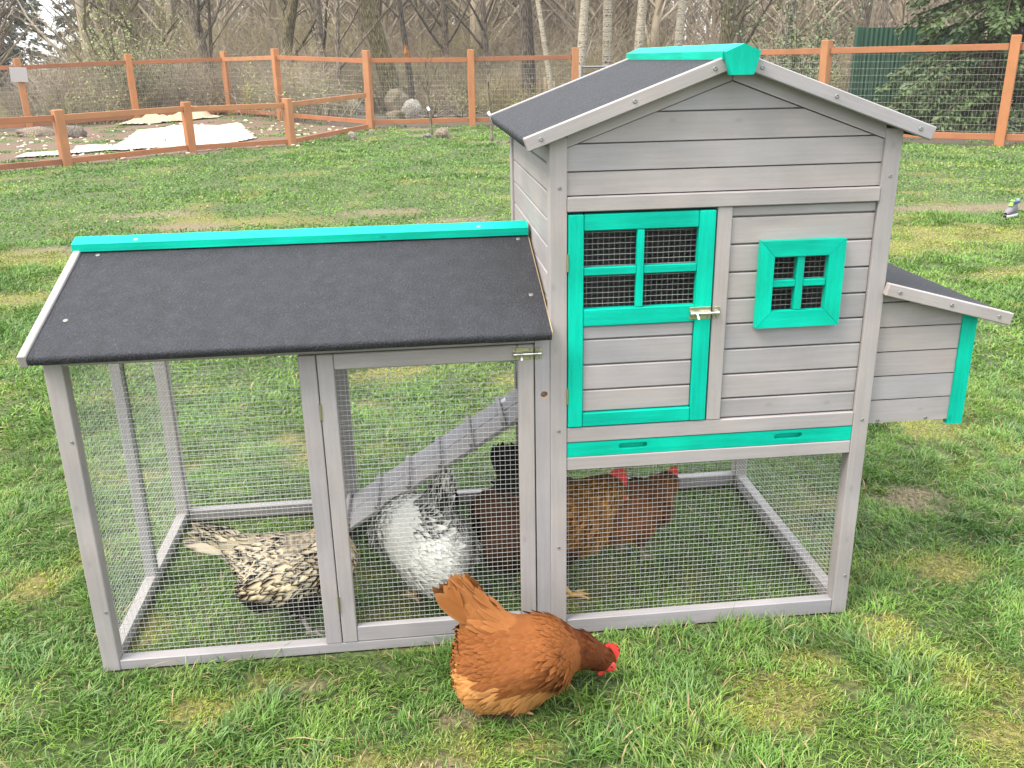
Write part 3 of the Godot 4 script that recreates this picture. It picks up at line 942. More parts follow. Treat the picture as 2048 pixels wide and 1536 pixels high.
func hen_colour(kind: String, region: int, p: Vector3, r: float) -> Array:
	# [middle of the feather, rim]
	var j := 0.88 + 0.24 * r
	match kind:
		"red":
			if region != 1 and region != 2 and region != 5 and p.y < 0.108 - 0.28 * p.x:
				region = 4
			if region == 1 or region == 2:
				return [Color(0.098, 0.029, 0.009) * j, Color(0.055, 0.016, 0.006) * j]
			if region == 4 or region == 7:
				return [Color(0.440, 0.195, 0.062) * j, Color(0.540, 0.265, 0.098) * j]
			if region == 5:
				return [Color(0.226, 0.082, 0.025) * j, Color(0.282, 0.118, 0.042) * j]
			if region == 6:
				return [Color(0.216, 0.075, 0.020) * j, Color(0.261, 0.102, 0.033) * j]
			return [Color(0.166, 0.053, 0.014) * j, Color(0.239, 0.094, 0.032) * j] if r < 0.88 else [Color(0.17, 0.056, 0.017), Color(0.25, 0.09, 0.03)]
		"laced":
			if region != 1 and region != 5 and p.y < 0.150:
				region = 4
			if region == 4 or region == 7:
				return [Color(0.012, 0.011, 0.010), Color(0.018, 0.015, 0.014)]
			if region == 0:
				return [Color(0.014, 0.012, 0.011), Color(0.56, 0.46, 0.33)] if r < 0.55 else [Color(0.60, 0.49, 0.34), Color(0.010, 0.009, 0.008)]
			if region == 1:
				return [Color(0.460, 0.338, 0.180) * j, Color(0.020, 0.017, 0.014)]
			return [Color(0.530, 0.432, 0.285) * j, Color(0.008, 0.007, 0.007)]
		"white":
			if region == 5:
				return [Color(0.018, 0.017, 0.018), Color(0.400, 0.384, 0.360)]
			if p.y > 0.185 and p.x < -0.04 and region == 0:
				return [Color(0.040, 0.038, 0.038), Color(0.496, 0.480, 0.448)] if r < 0.75 else [Color(0.560, 0.544, 0.496), Color(0.576, 0.560, 0.520)]
			if region == 4 and r > 0.95:
				return [Color(0.288, 0.248, 0.192), Color(0.416, 0.376, 0.304)]
			return [Color(0.640, 0.625, 0.575) * (0.9 + 0.12 * r), Color(0.660, 0.645, 0.600)]
		"brown":
			if (region == 0 or region == 3) and p.x > 0.028:
				region = 1 if p.y > 0.165 else 6
			if region == 5:
				return [Color(0.007, 0.007, 0.007), Color(0.012, 0.011, 0.010)]
			if region == 1:
				return [Color(0.110, 0.046, 0.012) * j, Color(0.400, 0.190, 0.044) * j]
			if region == 6:
				return [Color(0.171, 0.055, 0.022) * j, Color(0.212, 0.077, 0.031) * j]
			if region == 2:
				return [Color(0.090, 0.032, 0.013), Color(0.107, 0.036, 0.014)]
			return [Color(0.040, 0.018, 0.010) * j, Color(0.062, 0.029, 0.017) * j]
	# buff
	if region == 6 or region == 4:
		return [Color(0.287, 0.107, 0.029) * j, Color(0.342, 0.135, 0.043) * j]
	if region == 5:
		return [Color(0.019, 0.012, 0.009), Color(0.054, 0.028, 0.017)]
	return [Color(0.135, 0.051, 0.020) * j, Color(0.197, 0.077, 0.028) * j]

func feather(st: SurfaceTool, p: Vector3, n: Vector3, f: Vector3, L: float, w: float, lift: float, cc: Color, cr: Color, bend := 0.0, rows := 5, heavy := false) -> void:
	f = (f - n * f.dot(n)).normalized()
	var s := n.cross(f).normalized()
	var cols := [-1.0, -0.66, 0.0, 0.66, 1.0]
	var grid: Array = []
	for i in rows:
		var u := float(i) / (rows - 1)
		var hw := w * minf(1.0, 0.35 + u * 1.8) * sqrt(maxf(0.0, 1.0 - 0.86 * pow(u, 5.0)))
		var row: Array = []
		for c in cols:
			var edge := u - 0.10 * absf(c) * L / maxf(L, 0.001)
			var v: Vector3 = p + f * (L * edge) + s * (hw * c) + n * (lift * u * L - bend * u * u * L - 0.16 * w * c * c + 0.0012)
			row.append(v)
		grid.append(row)
	for i in rows - 1:
		for c in 4:
			for e in [[i, c], [i + 1, c + 1], [i + 1, c], [i, c], [i, c + 1], [i + 1, c + 1]]:
				var u := float(e[0]) / (rows - 1)
				var rim: bool = e[1] == 0 or e[1] == 4 or e[0] == rows - 1 or (heavy and e[0] == rows - 2 and e[1] != 2)
				st.set_color(cr if rim else cc)
				var cx: float = cols[e[1]]
				st.set_normal((n + s * cx * 0.16 + f * (bend * 0.5 * u)).normalized())
				st.add_vertex(grid[e[0]][e[1]])

func build_hen(called: String, label: String, kind: String, pose: String, at: Vector3, turn: float, sc: float, leg_col: Color, step := 0.0, head_seen := true) -> Node3D:
	var root := thing(called, label, "hen", at, turn)
	root.scale = Vector3(sc, sc * 1.0, sc)
	var raise := 0.042 if kind == "white" else 0.0
	root.position.y += raise
	var r2 := RandomNumberGenerator.new()
	r2.seed = hash(kind)
	var B := hen_bones(pose)
	if kind == "white":      # the head is turned down to the far side
		for b in B:
			if b[6] == 1 or b[6] == 2:
				for q in 2:
					b[q] = b[q] + Vector3(-0.02, -0.01, 1.0 * maxf(0.0, b[q].x - 0.1) * 0.75)
	var cell := 0.0088
	var lo := Vector3(9, 9, 9)
	var hi := -lo
	for b in B:
		var rm: float = maxf(b[2], b[3]) + 0.03
		for q in [b[0], b[1]]:
			lo = lo.min(q - Vector3.ONE * rm)
			hi = hi.max(q + Vector3.ONE * rm)
	var nx := int((hi.x - lo.x) / cell) + 2
	var ny := int((hi.y - lo.y) / cell) + 2
	var nz := int((hi.z - lo.z) / cell) + 2
	var F := PackedFloat32Array()
	F.resize(nx * ny * nz)
	F.fill(0.2)
	var kk := 0.028
	for b in B:
		var a: Vector3 = b[0]
		var ab: Vector3 = b[1] - b[0]
		var ra: float = b[2]
		var rb: float = b[3]
		var fz: float = b[4]
		var den := maxf(ab.dot(ab), 0.000001)
		var m: float = maxf(ra, rb) + 0.032
		var p0: Vector3 = (b[0].min(b[1]) - Vector3.ONE * m - lo) / cell
		var p1: Vector3 = (b[0].max(b[1]) + Vector3.ONE * m - lo) / cell
		for iz in range(maxi(0, int(p0.z)), mini(nz, int(p1.z) + 1)):
			for iy in range(maxi(0, int(p0.y)), mini(ny, int(p1.y) + 1)):
				var base := (iz * ny + iy) * nx
				for ix in range(maxi(0, int(p0.x)), mini(nx, int(p1.x) + 1)):
					var q := Vector3(lo.x + ix * cell, lo.y + iy * cell, lo.z + iz * cell) - a
					var tt := clampf(q.dot(ab) / den, 0.0, 1.0)
					q -= ab * tt
					q.z /= fz
					var d := q.length() - lerpf(ra, rb, tt)
					var o := F[base + ix]
					var hh := maxf(kk - absf(d - o), 0.0) / kk
					F[base + ix] = minf(d, o) - hh * hh * kk * 0.25
	# surface nets
	var vid := {}
	var verts := PackedVector3Array()
	var strides := [1, nx, nx * ny]
	var corner := [0, 1, nx, nx + 1, nx * ny, nx * ny + 1, nx * ny + nx, nx * ny + nx + 1]
	var cpos := [Vector3(0, 0, 0), Vector3(1, 0, 0), Vector3(0, 1, 0), Vector3(1, 1, 0), Vector3(0, 0, 1), Vector3(1, 0, 1), Vector3(0, 1, 1), Vector3(1, 1, 1)]
	var edges := [[0, 1], [2, 3], [4, 5], [6, 7], [0, 2], [1, 3], [4, 6], [5, 7], [0, 4], [1, 5], [2, 6], [3, 7]]
	for iz in nz - 1:
		for iy in ny - 1:
			var base := (iz * ny + iy) * nx
			for ix in nx - 1:
				var i0 := base + ix
				var f0 := F[i0]
				if absf(f0) > cell * 2.2:
					continue
				var neg := 0
				for c in corner:
					if F[i0 + c] < 0.0:
						neg += 1
				if neg == 0 or neg == 8:
					continue
				var acc := Vector3.ZERO
				var cnt := 0
				for e in edges:
					var fa := F[i0 + corner[e[0]]]
					var fb := F[i0 + corner[e[1]]]
					if (fa < 0.0) != (fb < 0.0):
						acc += cpos[e[0]].lerp(cpos[e[1]], fa / (fa - fb))
						cnt += 1
				vid[i0] = verts.size()
				verts.append(lo + (Vector3(ix, iy, iz) + acc / cnt) * cell)
	var idx := PackedInt32Array()
	for iz in range(1, nz - 1):
		for iy in range(1, ny - 1):
			for ix in range(1, nx - 1):
				var i0 := (iz * ny + iy) * nx + ix
				var f0 := F[i0]
				if absf(f0) > cell * 1.5:
					continue
				for ax in 3:
					var f1 := F[i0 + strides[ax]]
					if (f0 < 0.0) == (f1 < 0.0):
						continue
					var u: int = strides[(ax + 1) % 3]
					var v: int = strides[(ax + 2) % 3]
					if not (vid.has(i0) and vid.has(i0 - u) and vid.has(i0 - u - v) and vid.has(i0 - v)):
						continue
					var q := [vid[i0], vid[i0 - u], vid[i0 - u - v], vid[i0 - v]]
					if f0 < 0.0:
						q.reverse()
					for k in [0, 1, 2, 0, 2, 3]:
						idx.append(q[k])
	var nrm := PackedVector3Array()
	nrm.resize(verts.size())
	for i in range(0, idx.size(), 3):
		var n := (verts[idx[i + 2]] - verts[idx[i]]).cross(verts[idx[i + 1]] - verts[idx[i]])
		for k in 3:
			nrm[idx[i + k]] += n
	# region, flow and colour of each vertex
	var st := new_st()
	var fe := new_st()
	var vr := PackedInt32Array()
	vr.resize(verts.size())
	var vc: Array = []
	for i in verts.size():
		nrm[i] = nrm[i].normalized()
		var p := verts[i]
		var best := 0.0
		var reg := 0
		var flow := Vector3.ZERO
		var flen := 0.03
		for b in B:
			var ab: Vector3 = b[1] - b[0]
			var q: Vector3 = p - b[0]
			var tt := clampf(q.dot(ab) / maxf(ab.dot(ab), 0.000001), 0, 1)
			q -= ab * tt
			q.z /= b[4]
			var wgt: float = 1.0 / pow(maxf(q.length() - lerpf(b[2], b[3], tt), 0.0) + 0.004, 2.0)
			if b[6] == 3:
				wgt *= 1.6
			flow += b[5] * wgt
			if wgt > best:
				best = wgt
				reg = b[6]
				flen = b[7]
		vr[i] = reg
		var rr := r2.randf()
		var cl := hen_colour(kind, reg, p, rr)
		vc.append((cl[0] as Color).lerp(cl[1], 0.3))
		if reg == 2 or (reg == 5 and nrm[i].dot(flow.normalized()) > 0.45):
			continue
		# scatter feathers
		if r2.randf() < (0.95 if (reg == 4 or reg == 7) else (0.85 if reg != 3 else 0.75)) * (0.5 if kind == "laced" and reg != 4 else 1.0):
			var w := flen * r2.randf_range(0.14, 0.21)
			var f := (flow.normalized() + Vector3(r2.randf_range(-0.3, 0.3), r2.randf_range(-0.3, 0.3), r2.randf_range(-0.2, 0.2))).normalized()
			if reg == 1:
				w = flen * 0.17
			if reg == 4 or reg == 7:
				w = flen * r2.randf_range(0.14, 0.2)
			if kind == "laced" and reg != 1:
				w *= 1.75
			var off := Vector3(r2.randf_range(-1, 1), r2.randf_range(-1, 1), r2.randf_range(-1, 1)) * cell * 0.5
			off -= nrm[i] * off.dot(nrm[i])
			feather(fe, p + off - nrm[i] * 0.002, nrm[i], f, flen * r2.randf_range(0.85, 1.35), w, 0.06 if reg != 4 else 0.22, cl[0], cl[1] if kind == "laced" or kind == "white" or reg == 1 else (cl[0] as Color).lerp(cl[1], 0.55), 0.03, 5 if kind == "laced" else 4, kind == "laced")
	for i in range(0, idx.size()):
		st.set_color(vc[idx[i]])
		st.set_uv(Vector2.ZERO)
		st.set_normal(nrm[idx[i]])
		st.add_vertex(verts[idx[i]])
	# shanks and toes belong to the same skin
	for s in [-1.0, 1.0]:
		var th: Vector3 = B[B.size() - 1][1]
		var knee := Vector3(th.x, th.y, s * absf(th.z))
		var foot := Vector3(0.004 + s * step, 0.006 - raise / sc, s * absf(th.z) * 1.05)
		var hock := Vector3((knee.x + foot.x) * 0.5 - 0.012, lerpf(foot.y, knee.y, 0.62), knee.z)
		tube(st, [knee + Vector3(0, 0.02, 0), hock, foot], [0.012, 0.0068, 0.0056], 7, leg_col)
		for a in [-0.5, 0.0, 0.5, PI]:
			var dir := Vector3(cos(a), 0, sin(a))
			var ln := 0.042 if absf(a) < 1.0 else 0.02
			tube(st, [foot + Vector3(0, 0.002, 0), foot + dir * ln * 0.5 + Vector3(0, 0.003, 0), foot + dir * ln + Vector3(0, -0.003, 0)], [0.0056, 0.0046, 0.002], 6, leg_col * 0.95)
	put("body", st.commit(), M.feather, root)
	# tail fan and wing quills
	var tb: Array = []
	for b in B:
		if b[6] == 5:
			tb = b
	var td: Vector3 = (tb[1] - tb[0]).normalized()
	var tl := 0.112 if pose == "peck" else (0.10 if pose == "tail_up" else 0.115)
	for i in 16:
		var s := -1.0 if i % 2 == 0 else 1.0
		var a := (i / 2) / 7.0
		var dir := td.rotated(Vector3(0, 0, 1), lerpf(-0.10, 0.30, a) if pose != "tail_up" else lerpf(-0.30, 0.30, a))
		var side := Vector3(-dir.y, dir.x, 0)
		var p: Vector3 = tb[0].lerp(tb[1], 0.72) + Vector3(0, 0, s * lerpf(0.004, 0.018, a)) - side * lerpf(0.0, -0.012, a)
		var n := Vector3(0, 0, s * 1.0) - side * 0.35
		var cl := hen_colour(kind, 5, p, r2.randf())
		if kind == "white" and i > 3:
			cl = [Color(0.014, 0.013, 0.014), Color(0.018, 0.017, 0.018)]
		if kind == "laced":
			cl = [Color(0.52, 0.43, 0.31), Color(0.03, 0.026, 0.022)] if i % 3 != 1 else [Color(0.02, 0.018, 0.016), Color(0.36, 0.28, 0.18)]
		feather(fe, p, n.normalized(), (dir + Vector3(0, 0, s * 0.10)).normalized(), tl * (0.62 if kind == "white" else 1.0) * r2.randf_range(0.88, 1.08), 0.021 if kind != "laced" else 0.017, 0.05 + (0.05 * r2.randf() if kind == "laced" else 0.0), cl[0], cl[1], 0.10, 7, kind == "laced")
	for b in B:
		if b[6] != 3:
			continue
		var s := signf(b[0].z)
		for i in 9:
			var a := i / 8.0
			var p: Vector3 = b[0].lerp(b[1], lerpf(0.45, 0.95, a)) + Vector3(0, lerpf(-0.026, 0.004, a), s * b[3] * 0.62)
			var cl := hen_colour(kind, 3, p, r2.randf() * 0.7)
			if kind == "laced" and i < 5:
				cl = [Color(0.62, 0.40, 0.20), Color(0.66, 0.5, 0.32)]
			feather(fe, p, Vector3(0, 0.12, s).normalized(), (b[5] as Vector3) + Vector3(0, lerpf(-0.18, 0.02, a), 0), 0.075, 0.011, 0.0, cl[0], cl[1], 0.10, 6)
	var fo := put("feathers", fe.commit(), M.feather, root)
	fo.set_meta("kind", "stuff")
	# head furniture
	var hb: Array = []
	for b in B:
		if b[6] == 2:
			hb = b
	var hd: Vector3 = (hb[1] - hb[0]).normalized()
	var hu := Vector3(-hd.y, hd.x, 0)
	var hc: Vector3 = hb[0].lerp(hb[1], 0.5)
	var red := mat(lin(0.55, 0.035, 0.03), 0.55)
	var big := 1.45 if kind == "brown" or kind == "buff" else 1.0
	var beak := new_st()
	tube(beak, [hb[1] + hd * 0.010, hb[1] + hd * 0.022 - hu * 0.002, hb[1] + hd * 0.034 - hu * 0.007], [0.0085, 0.0056, 0.0008], 8)
	tube(beak, [hb[1] + hd * 0.010 - hu * 0.005, hb[1] + hd * 0.028 - hu * 0.008], [0.0065, 0.001], 8)
	put("beak", beak.commit(), mat(lin(0.42, 0.25, 0.10), 0.45), root)
	# comb: a saw-toothed blade
	var cs := new_st()
	var outline: Array = []
	for i in 11:
		var u := i / 10.0
		var saw := 0.024 + (0.006 if i % 2 == 1 else 0.0)
		saw *= 0.55 + 0.6 * sin(PI * clampf(u * 0.9 + 0.05, 0, 1))
		outline.append([u, saw])
	for s in [-1.0, 1.0]:
		for i in 10:
			var q: Array = []
			for e in [i, i + 1]:
				var u: float = outline[e][0]
				var ba: Vector3 = hc + hd * lerpf(-0.026, 0.024, u) + hu * (hb[2] * 0.72 - 0.006 * u)
				var tp: Vector3 = ba + hu * outline[e][1] * big - hd * 0.006
				q.append([ba + Vector3(0, 0, s * 0.0042), tp + Vector3(0, 0, s * 0.0012)])
			for v in [q[0][0], q[0][1], q[1][1], q[0][0], q[1][1], q[1][0]]:
				cs.add_vertex(v)
	cs.generate_normals()
	put("comb", cs.commit(), red, root)
	for s in [-1.0, 1.0]:
		var wt := SphereMesh.new()
		wt.radius = 0.5
		wt.height = 1.0
		wt.radial_segments = 14
		wt.rings = 8
		var wb := Basis(hd * 0.019 * big, hu * 0.034 * big, Vector3(0, 0, 0.008))
		put("wattle", wt, red, root, hb[1] - hu * 0.022 + Vector3(0, 0, s * 0.007) - hd * 0.002, wb)
		put("face", wt, red, root, hc + hd * 0.006 + Vector3(0, 0, s * hb[2] * 0.72), Basis(hd * 0.034, hu * 0.028, Vector3(0, 0, 0.014)))
		var ey := SphereMesh.new()
		ey.radius = 0.0034
		ey.height = 0.0068
		ey.radial_segments = 12
		ey.rings = 6
		put("eye", ey, mat(lin(0.05, 0.018, 0.006), 0.1), root, hc + hd * 0.006 + hu * 0.003 + Vector3(0, 0, s * (hb[2] * 0.72 + 0.0062)))
	return root

func build_hens() -> void:
	build_hen("hen", "russet hen with red comb pecking the grass outside the coop", "red", "peck", Vector3(-0.132, 0.0, 0.245), 0.13, 1.0, Color(0.45, 0.27, 0.10))
	build_hen("hen", "cream and black laced hen standing in the run behind the mid post", "laced", "upright", Vector3(-0.652, 0.0, -0.13), 0.10, 0.97, Color(0.30, 0.27, 0.24), 0.02)
	build_hen("hen", "white hen with black laced tail bending down in the run", "white", "peck", Vector3(-0.312, 0.0, -0.235), PI - 1.06, 1.12, Color(0.45, 0.33, 0.18))
	build_hen("hen", "dark brown hen with black tail standing behind the post beside the house", "brown", "tail_up", Vector3(0.014, 0.0, -0.215), 0.14, 1.16, Color(0.50, 0.30, 0.10), 0.05)
	build_hen("hen", "orange-breasted brown hen standing in the shade under the house", "buff", "low", Vector3(0.298, 0.0, -0.37), 0.45, 0.84, Color(0.22, 0.18, 0.15), 0.02)

# ---------------------------------------------------------------- ground and grass
func bare_spots() -> Array:
	# [x, z, radius x, radius z, kind]   kind 0 bare soil, 1 yellow moss
	return [[-0.33, 0.44, 0.10, 0.035, 0], [-0.37, 0.42, 0.20, 0.06, 1], [-0.10, 0.40, 0.10, 0.04, 1], [-0.22, 0.27, 0.12, 0.04, 0],
		[0.93, 0.50, 0.14, 0.12, 1], [0.86, 0.10, 0.10, 0.10, 1], [1.18, -0.20, 0.16, 0.10, 1], [1.33, -0.62, 0.15, 0.12, 0], [1.0, -0.62, 0.15, 0.08, 1], [0.45, 0.36, 0.16, 0.05, 1], [0.62, 0.17, 0.08, 0.05, 1],
		[-0.85, 0.17, 0.12, 0.07, 1], [-1.45, -0.45, 0.10, 0.10, 1], [-0.62, 0.12, 0.10, 0.03, 0], [-0.3, -0.05, 0.2, 0.03, 0],
		[3.2, -4.6, 0.9, 0.35, 1], [4.2, -5.0, 0.9, 0.5, 1], [4.9, -6.2, 1.6, 0.28, 0], [3.9, -3.6, 0.7, 0.25, 1], [2.6, -3.1, 0.4, 0.2, 0], [2.0, -2.2, 0.35, 0.18, 1],
		[-3.5, -5.6, 0.7, 0.30, 1], [-3.3, -5.9, 0.35, 0.15, 0], [-2.4, -6.7, 0.6, 0.22, 0], [-2.0, -6.9, 0.9, 0.3, 1], [-4.0, -5.0, 0.6, 0.3, 1], [-1.3, -5.6, 0.35, 0.16, 0], [-0.6, -7.2, 0.5, 0.2, 0], [0.1, -6.6, 0.4, 0.15, 0], [-3.0, -7.6, 0.6, 0.2, 0], [-3.0, -4.1, 0.5, 0.25, 1], [-0.2, -6.0, 0.5, 0.2, 1], [-2.6, -2.3, 0.4, 0.22, 1], [-0.5, -2.2, 0.35, 0.16, 1], [0.25, -2.0, 0.3, 0.15, 1], [1.7, -1.2, 0.2, 0.18, 1],
		[1.14, -14.9, 0.5, 0.4, 0], [0.13, -16.9, 0.5, 0.35, 0], [-0.3, -18.4, 1.2, 0.35, 0], [2.4, -16.3, 0.4, 0.5, 0]]

var SPOTS: Array

# [soil amount, moss amount]
func lawn_state(x: float, z: float) -> Vector2:
	var soil := 0.0
	var moss := 0.0
	for s in SPOTS:
		var dx: float = (x - s[0]) / s[2]
		var dz: float = (z - s[1]) / s[3]
		var d := dx * dx + dz * dz
		if d < 4.0:
			var near: float = 9.0 / maxf(1.0, s[2] * 6.0)
			var v := exp(-d * 0.9) + 0.45 * noise_b.get_noise_2d(x * near, z * near)
			v = smoothstep(0.35, 0.75, v)
			if s[4] == 0:
				soil = maxf(soil, v)
				moss = maxf(moss, v * 0.4)
			else:
				moss = maxf(moss, v)
	var far := 1.0 if z > -3.0 else 0.4
	moss = maxf(moss, smoothstep(0.22, 0.55, noise_a.get_noise_2d(x * 2.2 * far + 30.0, z * 2.2 * far)) * 0.85)
	return Vector2(soil, moss)

func build_ground() -> void:
	# one sheet out to the horizon: fine near the house, coarse far away
	var xs: Array = []
	var zs: Array = []
	var v := -420.0
	while v < -16.0:
		xs.append(v)
		v += maxf(0.6, (-v - 16.0) * 0.25 + 0.6)
	v = -16.0
	while v < 18.0:
		xs.append(v)
		v += 0.05 if absf(v) < 1.6 else 0.22
	while v < 420.0:
		xs.append(v)
		v += maxf(0.6, (v - 18.0) * 0.25 + 0.6)
	v = -420.0
	while v < -32.0:
		zs.append(v)
		v += maxf(0.8, (-v - 32.0) * 0.25 + 0.8)
	v = -32.0
	while v < 2.2:
		zs.append(v)
		v += 0.05 if v > -1.6 else 0.24
	while v < 120.0:
		zs.append(v)
		v += maxf(0.6, (v - 2.2) * 0.3 + 0.4)
	var V := PackedVector3Array()
	var C := PackedColorArray()
	var I := PackedInt32Array()
	var nxs := xs.size()
	for z in zs:
		for x in xs:
			V.append(Vector3(x, ground_h(x, z) - 0.004, z))
			var c := Color(0.076, 0.110, 0.026)
			if absf(x) < 20.0 and z > -33.0 and z < 3.0:
				if z < fence_z(x):
					var n: float = noise_b.get_noise_2d(x * 1.3, z * 1.3)
					c = Color(0.105, 0.072, 0.048).lerp(Color(0.07, 0.075, 0.028), smoothstep(0.05, 0.35, n))
				elif garden(x, z):
					var n: float = noise_b.get_noise_2d(x * 0.9, z * 0.9)
					c = Color(0.190, 0.118, 0.078).lerp(Color(0.08, 0.10, 0.03), smoothstep(0.1, 0.4, n))
				else:
					var s := lawn_state(x, z)
					c = Color(0.076, 0.110, 0.026)
					c = c.lerp(Color(0.235, 0.195, 0.050), s.y * 0.8)
					c = c.lerp(Color(0.225, 0.165, 0.105), s.x * 0.85)
			elif z < -20.0:
				c = Color(0.12, 0.095, 0.055)
			C.append(c)
	for j in zs.size() - 1:
		for i in nxs - 1:
			var a := j * nxs + i
			I.append_array([a, a + 1, a + nxs + 1, a, a + nxs + 1, a + nxs])
	var N := PackedVector3Array()
	N.resize(V.size())
	N.fill(Vector3.UP)
	var arr := []
	arr.resize(Mesh.ARRAY_MAX)
	arr[Mesh.ARRAY_VERTEX] = V
	arr[Mesh.ARRAY_NORMAL] = N
	arr[Mesh.ARRAY_COLOR] = C
	arr[Mesh.ARRAY_INDEX] = I
	var am := ArrayMesh.new()
	am.add_surface_from_arrays(Mesh.PRIMITIVE_TRIANGLES, arr)
	var o := put("ground", am, M.ground, self)
	o.set_meta("kind", "structure")
	o.set_meta("label", "lawn soil and woodland floor with bare patches")

# every blade is its own strip of faces; GV.. gather the vertices of one field
var GV := PackedVector3Array()
var GN := PackedVector3Array()
var GC := PackedColorArray()
var GI := PackedInt32Array()

func blade(p: Vector3, dir: Vector3, L: float, w: float, bend: float, c0: Color, c1: Color, segs: int) -> void:
	var side := Vector3(-dir.z, 0, dir.x)
	var n0 := GV.size()
	var prev := p
	for i in segs + 1:
		var u := float(i) / segs
		var q := p + Vector3(dir.x * L * bend * u * u, L * (u - bend * 0.55 * u * u), dir.z * L * bend * u * u)
		var t := (q - prev) if i > 0 else Vector3.UP
		prev = q
		var n := t.cross(side).normalized()
		var c := c0.lerp(c1, u)
		if i == segs:
			GV.append(q)
			GN.append(n)
			GC.append(c)
		else:
			var hw := side * (w * 0.5 * (1.0 - 0.45 * u * u))
			GV.append(q - hw)
			GV.append(q + hw)
			GN.append(n)
			GN.append(n)
			GC.append(c)
			GC.append(c)
	for i in segs:
		var b := n0 + i * 2
		if i == segs - 1:
			GI.append(b)
			GI.append(b + 1)
			GI.append(b + 2)
		else:
			GI.append_array([b, b + 1, b + 2, b + 1, b + 3, b + 2])

func grass_field(called: String, label: String) -> void:
	var arr := []
	arr.resize(Mesh.ARRAY_MAX)
	arr[Mesh.ARRAY_VERTEX] = GV
	arr[Mesh.ARRAY_NORMAL] = GN
	arr[Mesh.ARRAY_COLOR] = GC
	arr[Mesh.ARRAY_INDEX] = GI
	var am := ArrayMesh.new()
	am.add_surface_from_arrays(Mesh.PRIMITIVE_TRIANGLES, arr)
	var o := put(called, am, M.grass, self)
	o.set_meta("kind", "stuff")
	o.set_meta("label", label)
	o.set_meta("category", "grass")
	GV = PackedVector3Array()
	GN = PackedVector3Array()
	GC = PackedColorArray()
	GI = PackedInt32Array()

func in_rail(x: float, z: float) -> bool:
	var m := 0.012
	if z > -0.04 - m and z < m and x > -1.126 - m and x < 0.8 + m:
		return true
	if z > -0.82 - m and z < -0.78 + m and x > -1.126 - m and x < 0.8 + m:
		return true
	if z < 0 and z > -0.82:
		if (x > -1.126 - m and x < -1.09 + m) or (x > 0.764 - m and x < 0.8 + m):
			return true
		if z < -0.57 and x > -0.64 and x < -0.5:
			return true
	return false

